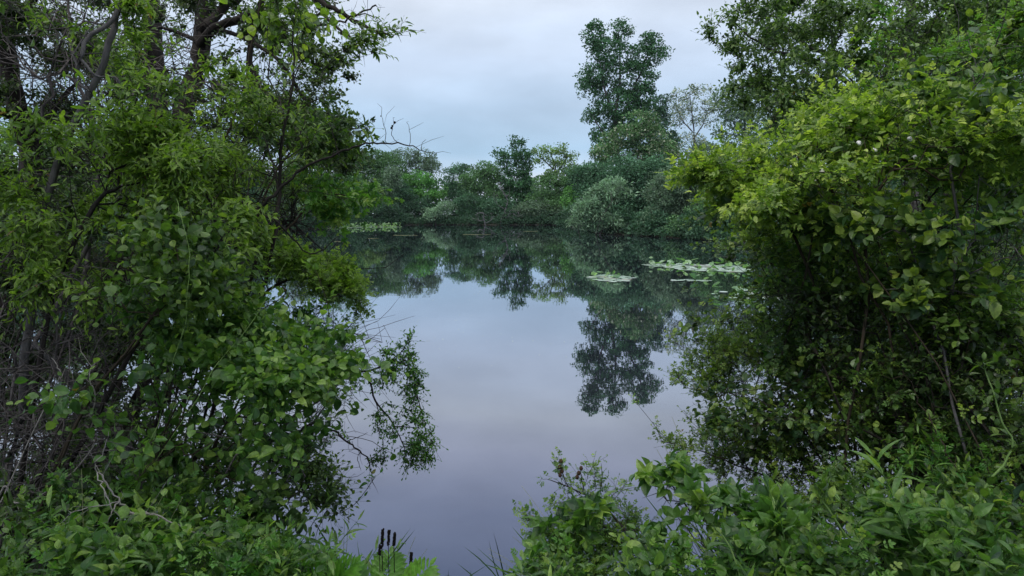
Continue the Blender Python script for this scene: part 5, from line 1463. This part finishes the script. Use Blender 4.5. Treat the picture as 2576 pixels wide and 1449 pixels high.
grass('thin grass stalks leaning left over the water at bottom centre', (0.42, 2.55), [(1312, 1222, 3.0), (1322, 1350, 2.8), (1228, 1380, 2.8), (1230, 1395, 2.8), (1290, 1350, 2.7), (1340, 1300, 2.8)], 1)
grass('tall grass stalks between the rose bush and the tall ivy', (0.92, 2.75), [(1690, 1048, 3.1), (1652, 1130, 2.9), (1630, 1160, 2.9), (1640, 1200, 2.85), (1670, 1120, 2.9), (1610, 1170, 2.9)], 2)
grass('grass stalks in the shade at lower left', (-1.35, 2.1), [(205, 1180, 2.3), (460, 1250, 2.2), (640, 1300, 2.2), (420, 1230, 2.2), (700, 1330, 2.1), (560, 1290, 2.2)], 3)
grass('grass beside the open water at bottom left', (-0.6, 2.5), [(1060, 1405, 2.6), (1045, 1350, 2.6), (880, 1240, 2.7), (1075, 1380, 2.7), (870, 1200, 2.7)], 4)

# ------------------------------------------------------------------ pond lilies
mpad = leaf_mat('lily_pad', G((0.14, 0.27, 0.12), (0.28, 0.42, 0.25), (0.46, 0.56, 0.44)), trans=0.0, rough=0.45, spec=1.0, mottle=6.0)
for _n in mpad.node_tree.nodes:
    if _n.type == 'BSDF_PRINCIPLED':
        _n.inputs['Coat Weight'].default_value = 1.0; _n.inputs['Coat IOR'].default_value = 1.9; _n.inputs['Coat Roughness'].default_value = 0.4
M['pad'] = mpad
M['raised'] = leaf_mat('raised_lily_leaf', G((0.06, 0.17, 0.04), (0.14, 0.27, 0.07), (0.30, 0.42, 0.30)), rough=0.3, spec=1.0, mottle=12.0)
def heart(n=14):
    V = [(0, 0, 0)]
    for i in range(n + 1):
        a = -2.75 + 5.5 * i / n
        r = 0.5 * (1 + 0.12 * math.cos(a)) * (1.0 if 0 < i < n else 0.85)
        V.append((math.sin(a) * r * 0.85, math.cos(a) * r + 0.0, 0.0))
    return np.array(V, float), np.array([(0, i, i + 1) for i in range(1, n + 1)])
hv, hf = heart()
hv2 = hv.copy(); hv2[:, 2] = np.abs(hv2[:, 0]) * 0.5
hv3 = hv.copy(); hv3[:, 2] = np.abs(hv3[:, 0]) * 0.2 - hv3[:, 1] * 0.15
T['pad'] = [(hv, hf), (hv + np.array([0, 0, 0.004]), hf)]
T['padup'] = [(hv2, hf), (hv3, hf)]
def lily(label, c, ext, nfloat, nup, size, seed, h=0.22):
    """c: (px, py) centre on the water, ext half sizes in metres"""
    rng = np.random.default_rng(seed)
    a = (c[0] - CX) / F; b = (CY - c[1]) / F
    dy = math.cos(TH) + b * math.sin(TH); dz = -math.sin(TH) + b * math.cos(TH)
    D = -EYE / dz * dy
    base = np.array([a / dy * D, D, 0.0])
    root = thing('pond_lily', label, 'pond lily', base, 'pond lilies')
    def pts(n):
        r = np.sqrt(rng.random(n)); t = rng.random(n) * 6.28
        return base + np.stack([r * np.cos(t) * ext[0], r * np.sin(t) * ext[1], np.zeros(n)], 1)
    p = pts(nfloat); p[:, 2] = 0.006 + 0.004 * rng.random(nfloat)
    ph = rng.random(nfloat) * 6.28
    d = np.stack([np.cos(ph), np.sin(ph), rng.normal(0, 0.02, nfloat)], 1)
    no = nrm(np.array([0, 0, 1.0]) + rng.normal(0, 0.03, (nfloat, 3)))
    szp = size * (0.7 + 0.6 * rng.random(nfloat)); tp_ = rng.random(nfloat)
    q = pts(nup); q[:, 2] = 0.02 + h * rng.random(nup) ** 1.3
    ph = rng.random(nup) * 6.28
    d2 = nrm(np.stack([np.cos(ph), np.sin(ph), 0.1 + 0.8 * rng.random(nup)], 1))
    no2 = nrm(np.array([0, 0, 1.0]) + rng.normal(0, 0.45, (nup, 3)))
    szu = size * (0.45 + 0.45 * rng.random(nup)); tu = rng.random(nup) * 0.9
    q0 = q.copy(); q0[:, 2] = -0.05
    tw = np.stack([q0, q * .5 + q0 * .5, q], 1)
    if nfloat > 100:                                  # far beds: a pad is a pixel or two
        leaves_obj(rng, 'pad', (p, d, no, szp, tp_), M['pad'], root, 'floating_leaves')
        leaves_obj(rng, 'padup', (q, d2, no2, szu, tu), M['raised'], root, 'raised_foliage', twig_mesh(tw, 0.005, base, 's', M['greenstem'], root, raw=True))
        return
    for i in range(nfloat):
        k = slice(i, i + 1)
        leaves_obj(rng, 'pad', (p[k], d[k], no[k], szp[k], tp_[k]), M['pad'], root, 'floating_leaf')
    for i in range(nup):
        k = slice(i, i + 1)
        leaves_obj(rng, 'padup', (q[k], d2[k], no2[k], szu[k], tu[k]), M['raised'], root, 'raised_leaf', twig_mesh(tw[k], 0.005, base, 's', M['greenstem'], root, raw=True))
lily('small round raft of pond lily leaves in front of the tall tree reflection', (1536, 700), (0.60, 1.1), 70, 8, 0.27, 1, .10)
lily('pond lily raft reaching farthest left of the wide right-hand bed', (1655, 668), (0.45, 1.1), 26, 7, 0.30, 2, .25)
lily('middle of the wide pond lily bed at right', (1735, 672), (0.8, 1.7), 98, 20, 0.32, 3, .20)
lily('right end of the wide pond lily bed by the sunlit rose bush', (1825, 675), (0.8, 1.7), 98, 20, 0.32, 4, .20)
lily('flat pads floating just in front of the wide lily bed', (1742, 706), (0.6, 0.3), 11, 2, 0.28, 5, .1)
lily('pond lilies glimpsed through the right-hand shrub', (1920, 742), (1.2, 1.2), 50, 30, 0.28, 6, .25)
lily('pond lilies deep behind the right-hand shrub', (2080, 760), (1.3, 1.2), 50, 24, 0.28, 7, .2)
for i, (x, y, ex, ey, n, lb) in enumerate([(880, 568, 3.2, 7, 110, 'densest middle part of the distant pond lily bed at left'), (960, 571, 2.6, 3, 70, 'right tip of the distant pond lily bed at left'), (800, 568, 3.2, 7, 110, 'left part of the distant pond lily bed'),
                                       (840, 573, 3.5, 3, 90, 'near edge of the distant pond lily bed at left'), (920, 563, 3.0, 5, 90, 'far edge of the distant pond lily bed at left'), (720, 575, 4.5, 4, 90, 'end of the distant pond lily bed behind bare twigs')]):
    lily(lb, (x, y), (ex, ey), n * 3, n * 2, 0.36, 20 + i, .5)
# floating specks and scraps on the water
rng = np.random.default_rng(77)
n = 1500
D = rng.uniform(0, 1, n) ** 1.5 * 75 + 9
u = rng.uniform(-0.33, 0.3, n)
pos = np.stack([u * D, D, np.full(n, 0.005)], 1)
th = rng.random(n) * 6.28
sz = (0.006 + 0.0017 * D) * (0.3 + rng.random(n) ** 2)
leaves_obj_root = None
V, Fc, rn = place_leaves('quad', pos, np.stack([np.cos(th), np.sin(th), 0 * th], 1), np.tile([0, 0, 1.0], (n, 1)), sz, rng.random(n), rng)
V[:, 2] = 0.005
o = obj('floating_debris', mesh_from('floating_debris', V, [Fc], rnd=rn, mats=[M['f_cream']]))
o['kind'] = 'stuff'; o['label'] = 'scattered floating petals and specks on the pond'; o['category'] = 'debris'
for i, (x, y, L) in enumerate([(1200, 590, 2.4), (1020, 592, 2.0), (860, 608, 1.0), (1335, 582, 1.4), (940, 600, 0.8)]):
    b = (CY - y) / F
    dy = math.cos(TH) + b * math.sin(TH); dz = -math.sin(TH) + b * math.cos(TH)
    Dd = -EYE / dz * dy
    c = np.array([(x - CX) / F / dy * Dd, Dd, 0.02])
    r_ = thing('floating_scrap', ['long pale strip of scum floating at the centre of the far water', 'pale floating strip left of centre near the far shore', 'short floating strip left of the lily bed tip', 'pale strip floating below the tufted tree',
                                  'small strip floating below the lily bed tip'][i], 'floating scrap', c, 'floating strips near the far shore')
    tw = np.array([[c + np.array([-L / 2 + L * k / 6, 0.2 * math.sin(k * 1.7), -0.012]) for k in range(7)]])
    obj('strip', twig_mesh(tw, 0.012, c, 'strip', M['straw'], r_), r_)

# unseen trees added round the viewer so their crowns darken the near foliage
def added_shade_tree(label, b, clumps, r0, seed):
    rng = np.random.default_rng(seed)
    base = np.array([b[0], b[1], gz(*b) - 0.05])
    root = thing('unseen_shade_tree', label, 'tree', base)
    sk = Skel(rng)
    C = np.concatenate([ellipsoid(rng, np.array(c[:3]), np.array([c[3], c[3], c[4]]), c[5], 0.4) for c in clumps])
    top = C.mean(0)
    sk.limb([base, base * .5 + top * .5 + rng.normal(0, .1, 3), top], r0, r0 * .5, attach=-1)
    sk.grow(C, 0.3, 0.4, 0.1)
    sk.finish(0.004, 2.4, r0)
    sk.tube(6, 'trunk', M['bark'], root)
    arr, tw = shoots(rng, sk, len(C) * 7, 'ovate', 0.11, 5, 0.3, 0.02, 0.3)
    leaves_obj(rng, 'ovate', arr, M['green'], root, 'crown')
added_shade_tree('unseen tree added left of the viewer to shade the bank', (-3.6, 0.6), [(-3.6, 0.4, 5.0, 1.7, 1.0, 120), (-2.5, 1.9, 4.8, 1.2, .7, 80), (-4.6, 1.8, 4.6, 1.4, 0.9, 80), (-2.2, -0.8, 5.2, 1.4, .8, 90)], 0.13, 1)
added_shade_tree('unseen tree added behind the viewer to shade the bank', (-0.6, -2.6), [(-0.6, -2.6, 5.4, 2.2, 1.1, 170), (1.0, -1.4, 5.6, 1.5, .8, 90)], 0.14, 2)
added_shade_tree('unseen tree added right of the viewer to shade the bank', (4.2, 0.3), [(4.2, 0.3, 5.2, 1.8, 1.1, 130), (3.5, 1.7, 5.1, 1.2, .8, 80), (3.2, -0.8, 5.4, 1.5, .9, 90)], 0.13, 3)

rng = np.random.default_rng(91)
cen = [at(925, 1238, 3.9)[:2], at(1060, 1420, 3.1)[:2], at(1010, 1380, 3.3)[:2]]
xy = np.concatenate([np.array([at(x, y, d)[0] * 0 + c[0] + rng.normal(0, s), c[1] + rng.normal(0, s)])[None] for c, s, m in ((cen[0], .10, 70), (cen[1], .12, 60), (cen[2], .1, 40)) for x, y, d in [(0, 0, 1)] * m])
pos = np.concatenate([xy, np.full((len(xy), 1), 0.005)], 1)
th = rng.random(len(xy)) * 6.28
V, Fc, rn = place_leaves('quad', pos, np.stack([np.cos(th), np.sin(th), 0 * th], 1), np.tile([0, 0, 1.0], (len(xy), 1)), 0.004 + 0.012 * rng.random(len(xy)) ** 2, rng.random(len(xy)), rng)
V[:, 2] = 0.005
o = obj('pollen_scum', mesh_from('pollen_scum', V, [Fc], rnd=rn, mats=[M['f_cream']]))
o['kind'] = 'stuff'; o['label'] = 'flecks of pale scum gathered on the near water'; o['category'] = 'debris'

# low growth carpeting the near bank, too dense to count
rng = np.random.default_rng(303)
n = 26000
xy = np.stack([rng.uniform(-9, 9, n), rng.uniform(-5, 7.5, n)], 1)
s_ = shore_signed(xy[:, 0], xy[:, 1])
keep = (s_ > -0.05) & (np.hypot(xy[:, 0], xy[:, 1] + 0.3) > 0.8)
xy = xy[keep]; n = len(xy)
pos = np.concatenate([xy, ground_z(xy[:, 0], xy[:, 1])[:, None]], 1)
d = nrm(np.concatenate([rng.normal(0, 0.45, (n, 2)), np.ones((n, 1))], 1))
V, Fc, rn = place_leaves('grass', pos, d, nrm(rng.normal(size=(n, 3))), 0.12 + 0.22 * rng.random(n), np.clip(rng.normal(0.4, 0.2, n), 0, 0.95), rng)
o = obj('grass', mesh_from('grass', V, [Fc], rnd=rn, mats=[M['weed']]))
o['kind'] = 'stuff'; o['label'] = 'rough grass covering the near bank'; o['category'] = 'grass'
p2 = pos[::2] + np.array([0, 0, 0.03]) + rng.random((len(pos[::2]), 3)) * 0.12
m_ = len(p2); ph = rng.random(m_) * 6.28
V, Fc, rn = place_leaves('ovate', p2, nrm(np.stack([np.cos(ph), np.sin(ph), 0.3 + 0 * ph], 1)), nrm(np.array([0, 0, 1.0]) + rng.normal(0, 0.4, (m_, 3))), 0.04 + 0.04 * rng.random(m_), np.clip(rng.normal(0.4, 0.2, m_), 0, 1), rng)
o = obj('ground_cover', mesh_from('ground_cover', V, [Fc], rnd=rn, mats=[M['green']]))
o['kind'] = 'stuff'; o['label'] = 'low creeping leaves among the bank grass'; o['category'] = 'ground cover'
